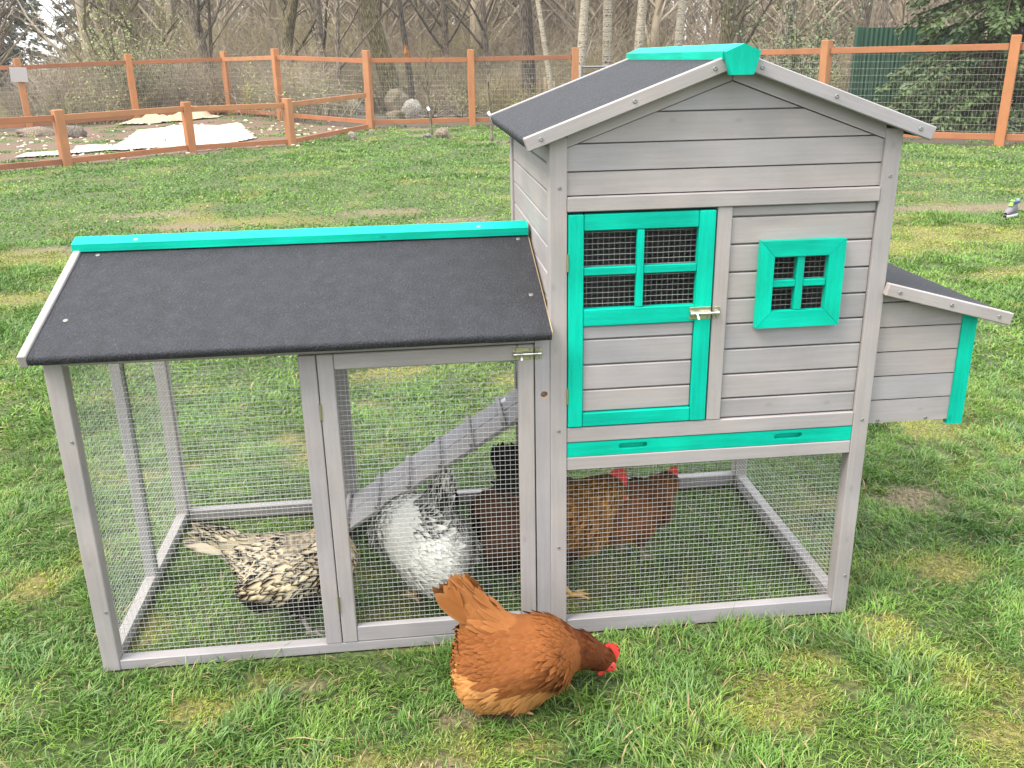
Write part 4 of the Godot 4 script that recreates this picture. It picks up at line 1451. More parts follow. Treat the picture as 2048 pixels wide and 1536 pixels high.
func build_grass() -> void:
	var r2 := RandomNumberGenerator.new()
	r2.seed = 4242
	# [clumps, z from, z to, blades, radius, length, width, segments]
	var sets := [[10500, -1.7, 0.95, 20, 0.034, 0.033, 0.0027, 3], [12500, -6.2, -1.6, 15, 0.075, 0.036, 0.0080, 2], [15500, -27.0, -6.0, 12, 0.20, 0.058, 0.026, 2]]
	for ring in 3:
		var s: Array = sets[ring]
		for i in int(s[0]):
			var z := r2.randf_range(s[1], s[2])
			if ring == 2:
				z = lerpf(s[1], s[2], sqrt(r2.randf()) if r2.randf() < 0.6 else r2.randf())
			var dist := 2.3 - z
			var spread := 0.57 * dist + (0.42 if ring == 0 else 0.9)
			var x := CAM.x + 0.10 * (2.0 - z) + r2.randf_range(-1, 1) * spread
			var beyond := z < fence_z(x)
			if beyond and (r2.randf() > 0.22 or noise_b.get_noise_2d(x * 1.3, z * 1.3) < 0.08):
				continue
			if ring == 0 and in_rail(x, z):
				continue
			var soil := 0.0
			var moss := 0.0
			if garden(x, z):
				if noise_b.get_noise_2d(x * 0.9, z * 0.9) < 0.12 + r2.randf() * 0.15:
					continue
			elif not beyond:
				var q := lawn_state(x, z)
				soil = q.x
				moss = q.y
			if r2.randf() < soil * 0.80:
				continue
			var fq := [3.1, 1.1, 0.5][ring] as float
			var clump := noise_a.get_noise_2d(x * fq + 7.0, z * fq)
			var tall := noise_c.get_noise_2d(x * fq * 0.8, z * fq * 0.8)
			var c := Color(0.100, 0.178, 0.034).lerp(Color(0.054, 0.120, 0.028), smoothstep(-0.05, 0.35, clump))
			c = c.lerp(Color(0.165, 0.230, 0.044), smoothstep(0.0, 0.5, -clump))
			if not beyond:
				c = c.lerp(Color(0.132, 0.218, 0.040), 0.5)
			c = c.lerp(Color(0.31, 0.275, 0.050), moss * r2.randf_range(0.25, 0.75))
			c = c.lerp(Color(0.27, 0.20, 0.11), soil * r2.randf_range(0.3, 1.0))
			c = Color(c.r * 1.12, c.g * 1.21, c.b * 1.15) * r2.randf_range(0.8, 1.2)
			var hy := (0.85 + 0.6 * smoothstep(0.05, 0.5, tall)) * lerpf(1.0, 0.42, maxf(moss, soil)) * r2.randf_range(0.8, 1.2)
			var wide := 1.0
			if ring == 0 and tall > 0.22 and r2.randf() < 0.25:
				wide = 1.55
				hy *= 1.15
				c = c.lerp(Color(0.085, 0.150, 0.062), 0.6)
			if ring == 2:
				var k := lerpf(0.55, 1.2, clampf((dist - 8.0) / 16.0, 0, 1))
				hy *= k * 0.7
				wide = k
			if x > -1.1 and x < 0.78 and z < -0.03 and z > -0.8:
				hy *= 0.7
			var la := noise_a.get_noise_2d(x * 1.7 - 50.0, z * 1.7) * 6.0 + r2.randf_range(-0.7, 0.7)
			var y := ground_h(x, z) - 0.006
			var nb := int(s[3] * (1.0 if wide < 1.4 else 0.6))
			for b in nb:
				var a := r2.randf() * TAU
				var q := sqrt(r2.randf()) * float(s[4])
				var da := la + r2.randfn(0, 1.1)
				var L: float = s[5] * hy * r2.randf_range(0.55, 1.5)
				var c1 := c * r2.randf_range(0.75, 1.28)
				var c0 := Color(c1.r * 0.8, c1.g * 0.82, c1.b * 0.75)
				if r2.randf() < (0.045 if ring == 0 else 0.02):
					c1 = Color(0.34, 0.26, 0.13) * r2.randf_range(0.7, 1.2)
					c0 = c1
				var px := x + cos(a) * q
				var pz := z + sin(a) * q
				if ring == 0 and in_rail(px, pz):
					continue
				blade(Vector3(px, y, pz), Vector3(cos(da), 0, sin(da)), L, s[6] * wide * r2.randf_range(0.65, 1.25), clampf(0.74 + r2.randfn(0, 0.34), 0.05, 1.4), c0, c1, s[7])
		if ring == 0:
			# dry stalks lying on the turf
			for i in 330:
				var z := r2.randf_range(-1.5, 0.75)
				var x := CAM.x + 0.10 * (2.0 - z) + r2.randf_range(-1, 1) * (0.57 * (2.3 - z) + 0.3)
				if in_rail(x, z):
					continue
				var da := r2.randf() * TAU
				var cs := Color(0.33, 0.25, 0.14).lerp(Color(0.20, 0.13, 0.07), r2.randf()) * r2.randf_range(0.8, 1.2)
				blade(Vector3(x, 0.012 + r2.randf() * 0.012, z), Vector3(cos(da), 0, sin(da)), r2.randf_range(0.02, 0.06), r2.randf_range(0.0012, 0.0034), 1.75, cs, cs, 3)
		grass_field("lawn_grass", ["mixed green lawn grass round the coop with mossy yellow patches", "mown lawn grass behind the coop", "far lawn grass running to the fences"][ring])

# ---------------------------------------------------------------- fences and the things behind
func fence_run(label: String, called: String, pts: Array, H: float, pw: float, rails: Array, wire: bool, post_at: Array) -> Node3D:
	var f := thing(called, label, "fence")
	for i in pts.size():
		var p: Vector2 = pts[i]
		if not post_at[i]:
			continue
		var y := ground_h(p.x, p.y)
		var d: Vector2 = (pts[mini(i + 1, pts.size() - 1)] - pts[maxi(i - 1, 0)]).normalized()
		var o := put("post", cbox(Vector3(pw, H + 0.3 + rng.randf_range(-0.02, 0.02), pw), 0.008, 1), M.cedar[(i % 2) * 2], f, Vector3(p.x, y + (H - 0.3) * 0.5, p.y), Basis(Vector3.UP, -atan2(d.y, d.x)))
		o.rotation.z += rng.randf_range(-0.008, 0.008)
	for i in pts.size() - 1:
		var a: Vector2 = pts[i]
		var b: Vector2 = pts[i + 1]
		var d := (b - a).normalized()
		var n := Vector2(-d.y, d.x)
		if n.y < 0:
			n = -n
		var A := Vector3(a.x, ground_h(a.x, a.y), a.y)
		var B := Vector3(b.x, ground_h(b.x, b.y), b.y)
		var gap := Vector3(d.x, 0, d.y) * (pw * 0.5 + 0.002)
		for r in rails:
			bar("rail", f, A + gap + Vector3(0, r[0], 0), B - gap + Vector3(0, r[0] + rng.randf_range(-0.012, 0.012), 0), r[1], 0.045, M.cedar[[1, 3, 1, 2][rng.randi() % 4]], Vector3.UP, 0.004)
		if wire:
			var off := Vector3(n.x, 0, n.y) * -0.028
			var lo: float = rails[1][0] - 0.04
			var hi: float = rails[0][0] + 0.04
			var W := (B - A).length()
			wire_grid(f, A + off + Vector3(0, lo, 0), (B - A) / W, Vector3.UP, W, hi - lo, 0.055, 0.105, 0.0013, M.fence_wire, 0.003, 0.6)
	return f

func rock(called: String, label: String, at: Vector3, size: Vector3, sd: int, col: Color, turn := 0.0) -> void:
	var st := new_st()
	var fl := FastNoiseLite.new()
	fl.seed = sd
	fl.frequency = 0.9
	fl.fractal_octaves = 4
	var nu := 22
	var nv := 14
	var P := func(i: int, j: int) -> Vector3:
		var a := TAU * (i % nu) / nu
		var b := PI * j / nv
		var d := Vector3(sin(b) * cos(a), cos(b), sin(b) * sin(a))
		var k := 1.0 + 0.38 * fl.get_noise_3dv(d * 1.3) + 0.12 * fl.get_noise_3dv(d * 4.0)
		# flatten a few facets
		for q in 5:
			var fd := Vector3(sin(q * 2.4 + sd), 0.4 * cos(q * 1.7 + sd), cos(q * 2.4 + sd)).normalized()
			var dd := (d * k).dot(fd)
			if dd > 0.80:
				k *= 0.80 / dd
		return Vector3(d.x * size.x, d.y * size.y, d.z * size.z) * k * 0.5
	st.set_smooth_group(0)
	for j in nv:
		for i in nu:
			var p := [P.call(i, j), P.call(i + 1, j), P.call(i + 1, j + 1), P.call(i, j + 1)]
			for k in [0, 1, 2, 0, 2, 3]:
				var v: Vector3 = p[k]
				var moss := smoothstep(0.1, 0.35, fl.get_noise_3dv(v * 3.0 + Vector3(9, 0, 0))) * (0.8 if sd % 2 == 0 else 0.2)
				st.set_color(col.lerp(Color(0.16, 0.13, 0.03), moss))
				st.add_vertex(v)
	st.index()
	st.generate_normals()
	var o := put(called, st.commit(), M.stone, self, at + Vector3(0, size.y * 0.24, 0), Basis(Vector3.UP, turn))
	tag(o, label, "rock", "rocks about the fence")

func draped(called: String, label: String, poly: PackedVector2Array, lift: float, fold: float, freq: float, m: Material, sd: int, hump := 0.0) -> void:
	var fl := FastNoiseLite.new()
	fl.seed = sd
	fl.frequency = freq
	fl.noise_type = FastNoiseLite.TYPE_SIMPLEX_SMOOTH
	fl.fractal_octaves = 3
	var lo := poly[0]
	var hi := poly[0]
	var cen := Vector2.ZERO
	for p in poly:
		lo = lo.min(p)
		hi = hi.max(p)
		cen += p
	cen /= poly.size()
	var st := new_st()
	st.set_smooth_group(0)
	var stp := 0.055
	var nx := int((hi.x - lo.x) / stp) + 1
	var nz := int((hi.y - lo.y) / stp) + 1
	var H := func(x: float, z: float) -> float:
		var e := 10.0
		for i in poly.size():
			e = minf(e, Geometry2D.get_closest_point_to_segment(Vector2(x, z), poly[i], poly[(i + 1) % poly.size()]).distance_to(Vector2(x, z)))
		return ground_h(x, z) + lift + clampf(e * 3.0, 0.1, 1.0) * (maxf(0.0, fl.get_noise_2d(x, z) + 0.3) * fold + hump * smoothstep(0.0, 0.5, e))
	var grid := {}
	for j in nz + 1:
		for i in nx + 1:
			var x := lo.x + i * stp
			var z := lo.y + j * stp
			if Geometry2D.is_point_in_polygon(Vector2(x, z) + Vector2(fl.get_noise_2d(x * 3.0, z * 3.0), 0) * 0.05, poly):
				grid[Vector2i(i, j)] = Vector3(x, H.call(x, z), z)
	for k in grid:
		var q := [k, k + Vector2i(1, 0), k + Vector2i(1, 1), k + Vector2i(0, 1)]
		if grid.has(q[1]) and grid.has(q[2]) and grid.has(q[3]):
			for e in [0, 1, 2, 0, 2, 3]:
				st.add_vertex(grid[q[e]])
			for e in [2, 1, 0, 3, 2, 0]:
				st.add_vertex(grid[q[e]] - Vector3(0, 0.004, 0))
	st.generate_normals()
	var o := put(called, st.commit(), m, self)
	tag(o, label, "sheet")

# --- bare trees
func grow(tr: SurfaceTool, tw: SurfaceTool, p: Vector3, dir: Vector3, L: float, r: float, depth: int, r2: RandomNumberGenerator, col: Color, kinds: Dictionary) -> void:
	var seg := 7 if depth == 0 else (4 if depth == 1 else 2)
	var pts: Array = [p]
	var rr: Array = [r]
	var d := dir.normalized()
	for i in seg:
		var wob: float = kinds.wob * (0.35 if depth == 0 else 1.0)
		d = (d + Vector3(r2.randf_range(-1, 1), r2.randf_range(-0.5, 0.6), r2.randf_range(-1, 1)) * wob).normalized()
		pts.append(pts[i] + d * (L / seg))
		rr.append(r * lerpf(1.0, 0.22 if depth > 0 else 0.3, float(i + 1) / seg))
	var j := r2.randf_range(0.85, 1.15)
	tube(tr if depth == 0 else tw, pts, rr, 9 if depth == 0 else (5 if depth == 1 else 3), col * j)
	if depth >= kinds.depth:
		return
	var nb: int = kinds.n[depth]
	for k in nb:
		var t: float = lerpf(kinds.low if depth == 0 else 0.2, 0.98, (k + r2.randf()) / nb)
		var f := t * seg
		var i := mini(int(f), seg - 1)
		var q: Vector3 = pts[i].lerp(pts[i + 1], f - i)
		var a := r2.randf() * TAU
		var out := Vector3(cos(a), 0, sin(a))
		var nd: Vector3 = (out * kinds.spread + (pts[i + 1] - pts[i]).normalized() * 0.8 + Vector3.UP * kinds.rise).normalized()
		grow(tr, tw, q, nd, L * kinds.ratio * r2.randf_range(0.6, 1.2) * (1.15 - 0.6 * t), maxf(rr[i] * 0.45, kinds.thin), depth + 1, r2, col * 0.95, kinds)

func bare_tree(called: String, label: String, at: Vector3, H: float, r: float, lean: Vector3, col: Color, m: Material, sd: int, kinds: Dictionary, group := "bare trees beyond the fence") -> Node3D:
	var r2 := RandomNumberGenerator.new()
	r2.seed = sd
	var tr := new_st()
	var tw := new_st()
	grow(tr, tw, Vector3(0, -0.1, 0), Vector3.UP + lean, H, r, 0, r2, col, kinds)
	var t := thing(called, label, "tree", at + Vector3(0, ground_h(at.x, at.z), 0), 0.0, group)
	put("trunk", tr.commit(), m, t)
	put("crown", tw.commit(), M.bark, t)
	return t

# --- evergreen crown of small drooping sprays
func leaf_face(st: SurfaceTool, p: Vector3, d: Vector3, s: Vector3, L: float, w: float, col: Color) -> void:
	var n := s.cross(d).normalized()
	var q := [p, p + d * L * 0.45 + s * w * 0.5, p + d * L, p + d * L * 0.45 - s * w * 0.5]
	for k in [0, 2, 1, 0, 3, 2]:
		st.set_color(col)
		st.set_normal(n)
		st.set_uv(Vector2.ZERO)
		st.add_vertex(q[k])

func evergreen(called: String, label: String, at: Vector3, H: float, R: float, base: float, n_boughs: int, per: int, leaf: float, c0: Color, c1: Color, sd: int, droop: float, profile := 1.0) -> void:
	var r2 := RandomNumberGenerator.new()
	r2.seed = sd
	var tr := new_st()
	var cr := new_st()
	var top := H
	tube(tr, [Vector3(0, -0.2, 0), Vector3(0.05, H * 0.3, 0), Vector3(0, H * 0.7, 0.05), Vector3(0, H, 0)], [R * 0.11, R * 0.085, R * 0.04, 0.01], 9, Color(0.09, 0.062, 0.045))
	for i in n_boughs:
		var h := lerpf(base, top * 0.99, pow((i + r2.randf()) / n_boughs, 1.15))
		var u := (h - base) / (top - base)
		var a := r2.randf() * TAU
		var L := R * pow(1.0 - u, profile) * r2.randf_range(0.7, 1.1) + 0.12
		var out := Vector3(cos(a), 0, sin(a))
		var pts: Array = []
		for k in 5:
			var t := k / 4.0
			pts.append(Vector3(0, h, 0) + out * (L * t) + Vector3.UP * (L * (0.16 * t - droop * t * t)))
		tube(tr, pts, [0.03, 0.024, 0.018, 0.012, 0.004], 4, Color(0.10, 0.07, 0.05))
		var tone := r2.randf()
		for k in int(per * (0.35 + 0.65 * L / R)):
			var t := pow(r2.randf(), 0.55)
			var f := t * 4.0
			var ii := mini(int(f), 3)
			var p: Vector3 = pts[ii].lerp(pts[ii + 1], f - ii)
			var side := out.cross(Vector3.UP) * r2.randf_range(-1, 1) * L * 0.30 * (1.15 - t)
			p += side + Vector3(0, -absf(r2.randfn(0, 0.10)) * L * 0.5, 0)
			var d := (out * r2.randf_range(0.2, 1.0) + side.normalized() * 0.6 + Vector3(r2.randf_range(-0.4, 0.4), r2.randf_range(-0.95, 0.05), r2.randf_range(-0.4, 0.4))).normalized()
			var s := d.cross(Vector3(r2.randf_range(-1, 1), r2.randf_range(0.2, 1), r2.randf_range(-1, 1))).normalized()
			leaf_face(cr, p, d, s, leaf * r2.randf_range(0.7, 1.4), leaf * r2.randf_range(0.35, 0.6), c0.lerp(c1, clampf(tone * 0.6 + r2.randf() * 0.5, 0, 1)))
	var t := thing(called, label, "tree", at, 0.0, "evergreens beyond the fence")
	put("trunk", tr.commit(), M.bark, t)
	put("crown", cr.commit(), M.leaf, t)

func leafy_shrub(called: String, label: String, at: Vector3, H: float, R: float, stems: int, leaves: int, leaf: float, c0: Color, c1: Color, sd: int) -> void:
	var r2 := RandomNumberGenerator.new()
	r2.seed = sd
	var tr := new_st()
	var cr := new_st()
	for i in stems:
		var a := r2.randf() * TAU
		var p := Vector3(cos(a), 0, sin(a)) * R * 0.25 * r2.randf()
		var d := Vector3(cos(a) * r2.randf_range(0.1, 0.6), 1.0, sin(a) * r2.randf_range(0.1, 0.6)).normalized()
		var pts: Array = [p]
		var L := H * r2.randf_range(0.6, 1.05)
		for k in 5:
			d = (d + Vector3(r2.randf_range(-0.2, 0.2), -0.03, r2.randf_range(-0.2, 0.2))).normalized()
			pts.append(pts[k] + d * L / 5.0)
		tube(tr, pts, [0.022, 0.018, 0.014, 0.010, 0.007, 0.003], 4, Color(0.16, 0.125, 0.09))
		for k in leaves:
			var f := r2.randf_range(0.7, 5.0)
			var ii := mini(int(f), 4)
			var q: Vector3 = pts[ii].lerp(pts[ii + 1], f - ii) + Vector3(r2.randfn(0, 0.16), r2.randfn(0, 0.14), r2.randfn(0, 0.16)) * R * 0.7
			var ld := Vector3(r2.randf_range(-1, 1), r2.randf_range(-0.6, 0.8), r2.randf_range(-1, 1)).normalized()
			var s := ld.cross(Vector3(r2.randf_range(-1, 1), 1, r2.randf_range(-1, 1))).normalized()
			leaf_face(cr, q, ld, s, leaf * r2.randf_range(0.7, 1.3), leaf * 0.55, c0.lerp(c1, r2.randf()))
	var t := thing(called, label, "shrub", at + Vector3(0, ground_h(at.x, at.z), 0), 0.0, "leafy shrubs beyond the fence")
	put("stems", tr.commit(), M.bark, t)
	put("foliage", cr.commit(), M.leaf, t)

func multi(called: String, label: String, category: String, mesh: Mesh, m: Material, xf: Array, cols: Array) -> void:
	var mm := MultiMesh.new()
	mm.transform_format = MultiMesh.TRANSFORM_3D
	mm.use_colors = true
	mm.mesh = mesh
	mm.instance_count = xf.size()
	for i in xf.size():
		mm.set_instance_transform(i, xf[i])
		mm.set_instance_color(i, cols[i])
	var o := MultiMeshInstance3D.new()
	o.name = numbered(called)
	o.multimesh = mm
	o.material_override = m
	add_child(o)
	o.set_meta("kind", "stuff")
	o.set_meta("label", label)
	o.set_meta("category", category)

func bush_mesh(r2: RandomNumberGenerator, stems: int, H: float, R: float, th: float, leaves: int) -> ArrayMesh:
	var st := new_st()
	for i in stems:
		var a := r2.randf() * TAU
		var p := Vector3(cos(a), 0, sin(a)) * R * sqrt(r2.randf())
		var d := Vector3(r2.randf_range(-0.5, 0.5), 1.0, r2.randf_range(-0.5, 0.5)).normalized()
		var L := H * r2.randf_range(0.5, 1.0)
		var pts: Array = [p]
		for k in 4:
			d = (d + Vector3(r2.randf_range(-0.3, 0.3), r2.randf_range(-0.22, 0.1), r2.randf_range(-0.3, 0.3))).normalized()
			pts.append(pts[k] + d * L * 0.25)
		var c := Color(1, 1, 1) * r2.randf_range(0.6, 1.35)
		tube(st, pts, [th, th * 0.85, th * 0.65, th * 0.45, th * 0.2], 3, c)
		for k in 6:
			var f := r2.randf_range(0.8, 3.9)
			var ii := int(f)
			var q: Vector3 = pts[ii].lerp(pts[ii + 1], f - ii)
			var e := Vector3(r2.randf_range(-1, 1), r2.randf_range(-0.2, 0.9), r2.randf_range(-1, 1)).normalized()
			var l2 := L * r2.randf_range(0.12, 0.3)
			tube(st, [q, q + e * l2 * 0.5, q + (e + Vector3(r2.randf_range(-0.3, 0.3), 0.1, r2.randf_range(-0.3, 0.3))) * l2], [th * 0.5, th * 0.38, th * 0.15], 3, c * 1.05)
		for k in leaves:
			var f := r2.randf_range(0.5, 4.0)
			var ii := mini(int(f), 3)
			var q: Vector3 = pts[ii].lerp(pts[ii + 1], f - ii) + Vector3(r2.randfn(0, 0.08), r2.randfn(0, 0.08), r2.randfn(0, 0.08))
			var ld := Vector3(r2.randf_range(-1, 1), r2.randf_range(-0.7, 0.7), r2.randf_range(-1, 1)).normalized()
			leaf_face(st, q, ld, ld.cross(Vector3(0.3, 1, 0.2)).normalized(), 0.06, 0.035, Color(0.75, 1.15, 0.45) * r2.randf_range(0.6, 1.2))
	return st.commit()

func ratio_of(x: float, z: float) -> float:
	return (x - CAM.x) / (CAM.z - z)

func build_wood() -> void:
	var r2 := RandomNumberGenerator.new()
	r2.seed = 909
	# thicket behind the fence
	var kinds := [bush_mesh(r2, 46, 2.0, 0.8, 0.011, 0), bush_mesh(r2, 40, 2.9, 0.8, 0.013, 2), bush_mesh(r2, 60, 1.1, 0.9, 0.009, 5)]
	var tints := [Color(0.200, 0.145, 0.105), Color(0.230, 0.185, 0.125), Color(0.230, 0.195, 0.090), Color(0.290, 0.235, 0.175), Color(0.165, 0.130, 0.095)]
	for k in 3:
		var xf: Array = []
		var cols: Array = []
		var n: int = [360, 420, 260][k]
		var tries := 0
		while xf.size() < n and tries < n * 20:
			tries += 1
			var z := r2.randf_range(-44.0, -13.0)
			var x := CAM.x + (CAM.z - z) * r2.randf_range(-0.50, 0.66)
			var fz := fence_z(x)
			if z > fz - (2.6 if x > -1.5 and x < 6.0 else (1.3 if k < 2 else 0.8)):
				continue
			if (x > 5.8 and z > -27.0) or (x > -2.3 and x < 1.9 and z > -25.5 and k < 2) or (x > -2.3 and x < 1.9 and z > -24.3):
				continue
			if r2.randf() > exp(-(fz - z) * 0.05):
				continue
			var rt := ratio_of(x, z)
			if rt < -0.385 and k != 2:
				continue
			var s := r2.randf_range(0.75, 1.25)
			if rt < -0.34:
				s *= 0.5
			elif k < 2 and x > -3.0:
				s *= lerpf(0.42, 1.0, smoothstep(24.0, 34.0, -z))
			elif k < 2:
				s *= lerpf(0.62, 1.0, smoothstep(25.0, 33.0, -z))
			xf.append(Transform3D(Basis(Vector3.UP, r2.randf() * TAU).scaled(Vector3(s, s * r2.randf_range(0.85, 1.2), s)), Vector3(x, ground_h(x, z) - 0.03, z)))
			cols.append(tints[r2.randi() % 5] * r2.randf_range(0.95, 1.5))
		multi("thicket", ["tangle of bare brown brambles behind the fence", "tall thicket of bare saplings behind the fence", "low scrub and brambles at the wood's edge"][k], "brush", kinds[k], M.leaf, xf, cols)
	# the wood far behind: bare trees that read as one mass
	var far_kinds: Array = []
	for k in 3:
		var st := new_st()
		var r3 := RandomNumberGenerator.new()
		r3.seed = 50 + k
		grow(st, st, Vector3.ZERO, Vector3.UP + Vector3(r3.randf_range(-0.1, 0.1), 0, r3.randf_range(-0.1, 0.1)), 11.0, 0.17, 0, r3, Color(1, 1, 1), {"wob": 0.2, "n": [26, 9, 6], "depth": 3, "low": 0.05, "spread": 1.0, "rise": 0.25, "ratio": 0.34, "thin": 0.014})
		far_kinds.append(st.commit())
	for k in 3:
		var xf: Array = []
		var cols: Array = []
		while xf.size() < 105:
			var z := r2.randf_range(-85.0, -33.0)
			var x := CAM.x + (CAM.z - z) * r2.randf_range(-0.52, 0.66)
			var rt := ratio_of(x, z)
			if rt < -0.320 and rt > -0.395:
				continue
			var s := r2.randf_range(0.7, 1.25)
			xf.append(Transform3D(Basis(Vector3.UP, r2.randf() * TAU).scaled(Vector3(s, s, s)), Vector3(x, -0.1, z)))
			cols.append(Color(0.31, 0.250, 0.180) * r2.randf_range(0.75, 1.3))
		multi("far_wood", "mass of bare grey trees far behind the fence", "wood", far_kinds[k], M.leaf, xf, cols)
	# trees one can tell apart: [u-ratio, z, height, radius, lean x, kind]
	var bare := {"wob": 0.17, "n": [15, 6, 4], "depth": 3, "low": 0.12, "spread": 1.0, "rise": 0.35, "ratio": 0.34, "thin": 0.008}
	var clean := {"wob": 0.10, "n": [9, 5, 4], "depth": 3, "low": 0.38, "spread": 1.0, "rise": 0.35, "ratio": 0.30, "thin": 0.008}
	var L := [
		["birch_tree", "slender pale birch trunk leaning behind the gate post", 1122, -22.0, 9.0, 0.075, -0.13, "birch", clean],
		["birch_tree", "pale birch with flaking bark just right of the gate post", 1168, -21.8, 10.0, 0.133, 0.05, "birch", clean],
		["birch_tree", "speckled grey-white birch rising behind the metal gate", 1229, -22.5, 10.0, 0.142, 0.01, "birch", clean],
		["birch_tree", "broad white birch trunk close to the coop's ridge cap", 1284, -22.0, 10.0, 0.142, 0.03, "birch", clean],
		["birch_tree", "whitish birch trunk left of the coop's roof peak", 1362, -22.5, 10.0, 0.129, 0.06, "birch", clean],
		["alder_tree", "dark straight trunk with rough bark behind the middle fence", 1072, -22.5, 10.0, 0.20, 0.0, "dark", clean],
		["alder_tree", "mossy leaning trunk behind the boulders", 806, -25.0, 9.0, 0.30, -0.20, "moss", clean],
		["broken_tree", "thin dark snapped trunk with an orange break beside the mossy trunk", 836, -24.0, 6.0, 0.10, -0.09, "dark", clean],
		["alder_tree", "smooth tan trunk leaning right beyond the coop's roof", 1562, -21.0, 9.0, 0.21, 0.10, "tan", clean],
		["alder_tree", "brown mossy trunk between the coop's peak and the tan trunk", 1462, -24.0, 9.0, 0.22, 0.0, "moss", bare],
		["alder_tree", "grey trunk behind the coop's ridge with upright limbs", 1496, -25.0, 9.0, 0.14, 0.02, "tan", bare],
		["maple_tree", "many-limbed bare tree behind the fence corner post", 560, -26.0, 9.0, 0.20, 0.15, "moss", bare],
		["maple_tree", "bare twiggy tree over the garden's far fence", 440, -26.5, 9.0, 0.17, -0.08, "bark", bare],
		["maple_tree", "grey bare tree left of the garden corner", 660, -26.0, 9.0, 0.13, 0.05, "bark", bare],
		["maple_tree", "pale thin tree beside the garden gate post", 690, -24.5, 8.0, 0.085, -0.03, "tan", bare],
		["maple_tree", "bare grey tree above the fence between two posts", 905, -31.0, 10.0, 0.16, 0.03, "bark", bare],
		["maple_tree", "slim grey tree behind the young fruit trees", 985, -29.0, 10.0, 0.12, -0.03, "bark", bare],
		["maple_tree", "spreading bare tree with mossy low boughs behind the garden", 330, -31.0, 9.0, 0.20, -0.2, "moss", bare],
		["alder_tree", "trunk with peeling bark between shrub and green panel", 1722, -24.0, 10.0, 0.2, 0.02, "bark", clean],
		["alder_tree", "grey trunk rising just behind the green panel", 1770, -25.0, 10.0, 0.2, 0.03, "tan", clean],
		["alder_tree", "blackish trunk leaning right behind the end fence post", 1963, -19.0, 8.0, 0.30, 0.26, "black", clean]]
	var sd := 100
	for a in L:
		sd += 7
		var rt := tan(atan((a[2] - 1024.0) / 1935.0) + 0.1011)
		var z: float = a[3]
		var x := CAM.x + (CAM.z - z) * rt
		var col: Color = {"birch": Color(0.5, 0.46, 0.4), "dark": Color(0.13, 0.105, 0.085), "moss": Color(0.19, 0.16, 0.085), "tan": Color(0.32, 0.26, 0.20), "bark": Color(0.21, 0.17, 0.13), "black": Color(0.05, 0.036, 0.032)}[a[7]]
		var kd: Dictionary = (a[8] as Dictionary)
		var t := bare_tree(a[0], a[1], Vector3(x, 0, z), a[4], a[5], Vector3(a[6], 0, 0), col, M.birch if a[7] == "birch" else M.bark, sd, kd, "")
		if a[0] == "broken_tree":
			var bs := new_st()
			tube(bs, [Vector3(-0.10, 1.45, 0.06), Vector3(-0.12, 1.62, 0.07), Vector3(-0.16, 1.95, 0.07)], [0.085, 0.082, 0.02], 8, Color(0.46, 0.20, 0.07))
			put("split_wood", bs.commit(), M.bark, t)
	# evergreens
	evergreen("fir_tree", "dark fir at the field's edge beside the patch of open sky", Vector3(-26.5, 0, -64.0), 17.0, 4.6, 1.2, 120, 90, 0.42, Color(0.012, 0.024, 0.016), Color(0.028, 0.05, 0.028), 5, 0.35)
	evergreen("fir_tree", "dark fir half hidden by bare twigs right of the sky gap", Vector3(-19.0, 0, -62.0), 15.0, 3.6, 1.0, 110, 80, 0.42, Color(0.014, 0.026, 0.018), Color(0.028, 0.05, 0.03), 6, 0.35)
	evergreen("fir_tree", "faint bluish fir deep in the wood behind the dark trunk", Vector3(6.0, 0, -55.0), 15.0, 3.4, 3.0, 90, 70, 0.42, Color(0.016, 0.030, 0.022), Color(0.03, 0.055, 0.038), 7, 0.35)
	evergreen("cedar_tree", "dense green cedar with drooping boughs behind the end of the fence", Vector3(10.75, 0, -15.0), 7.5, 2.2, 0.35, 190, 240, 0.115, Color(0.022, 0.045, 0.014), Color(0.070, 0.115, 0.030), 8, 0.42, 0.75)
	evergreen("cedar_tree", "second green cedar at the right end of the yard's fence", Vector3(13.2, 0, -14.4), 7.5, 2.1, 0.6, 150, 190, 0.125, Color(0.020, 0.042, 0.014), Color(0.060, 0.10, 0.028), 9, 0.42, 0.75)
	leafy_shrub("laurel_shrub", "grey-green leafy shrub behind the fence left of the green panel", Vector3(7.65, 0, -16.9), 2.9, 0.9, 26, 120, 0.075, Color(0.055, 0.085, 0.035), Color(0.13, 0.17, 0.075), 11)
	leafy_shrub("laurel_shrub", "ivy-leaved shrub close behind the post left of the green panel", Vector3(7.0, 0, -15.9), 1.5, 0.9, 22, 90, 0.07, Color(0.05, 0.075, 0.03), Color(0.12, 0.15, 0.07), 12)
	leafy_shrub("willow_shrub", "fresh yellow-green budding shrub above the garden's far rail", Vector3(-8.3, 0, -27.0), 3.6, 1.6, 34, 75, 0.075, Color(0.14, 0.18, 0.05), Color(0.26, 0.30, 0.10), 13)
	leafy_shrub("holly_shrub", "dark leafy bush behind the far rail between two garden posts", Vector3(-7.75, 0, -24.6), 1.5, 0.9, 24, 110, 0.07, Color(0.025, 0.045, 0.022), Color(0.06, 0.085, 0.04), 14)
	leafy_shrub("willow_shrub", "small green shrub beside the second far garden post", Vector3(-7.0, 0, -25.2), 1.9, 0.6, 16, 90, 0.07, Color(0.08, 0.12, 0.03), Color(0.17, 0.22, 0.07), 15)

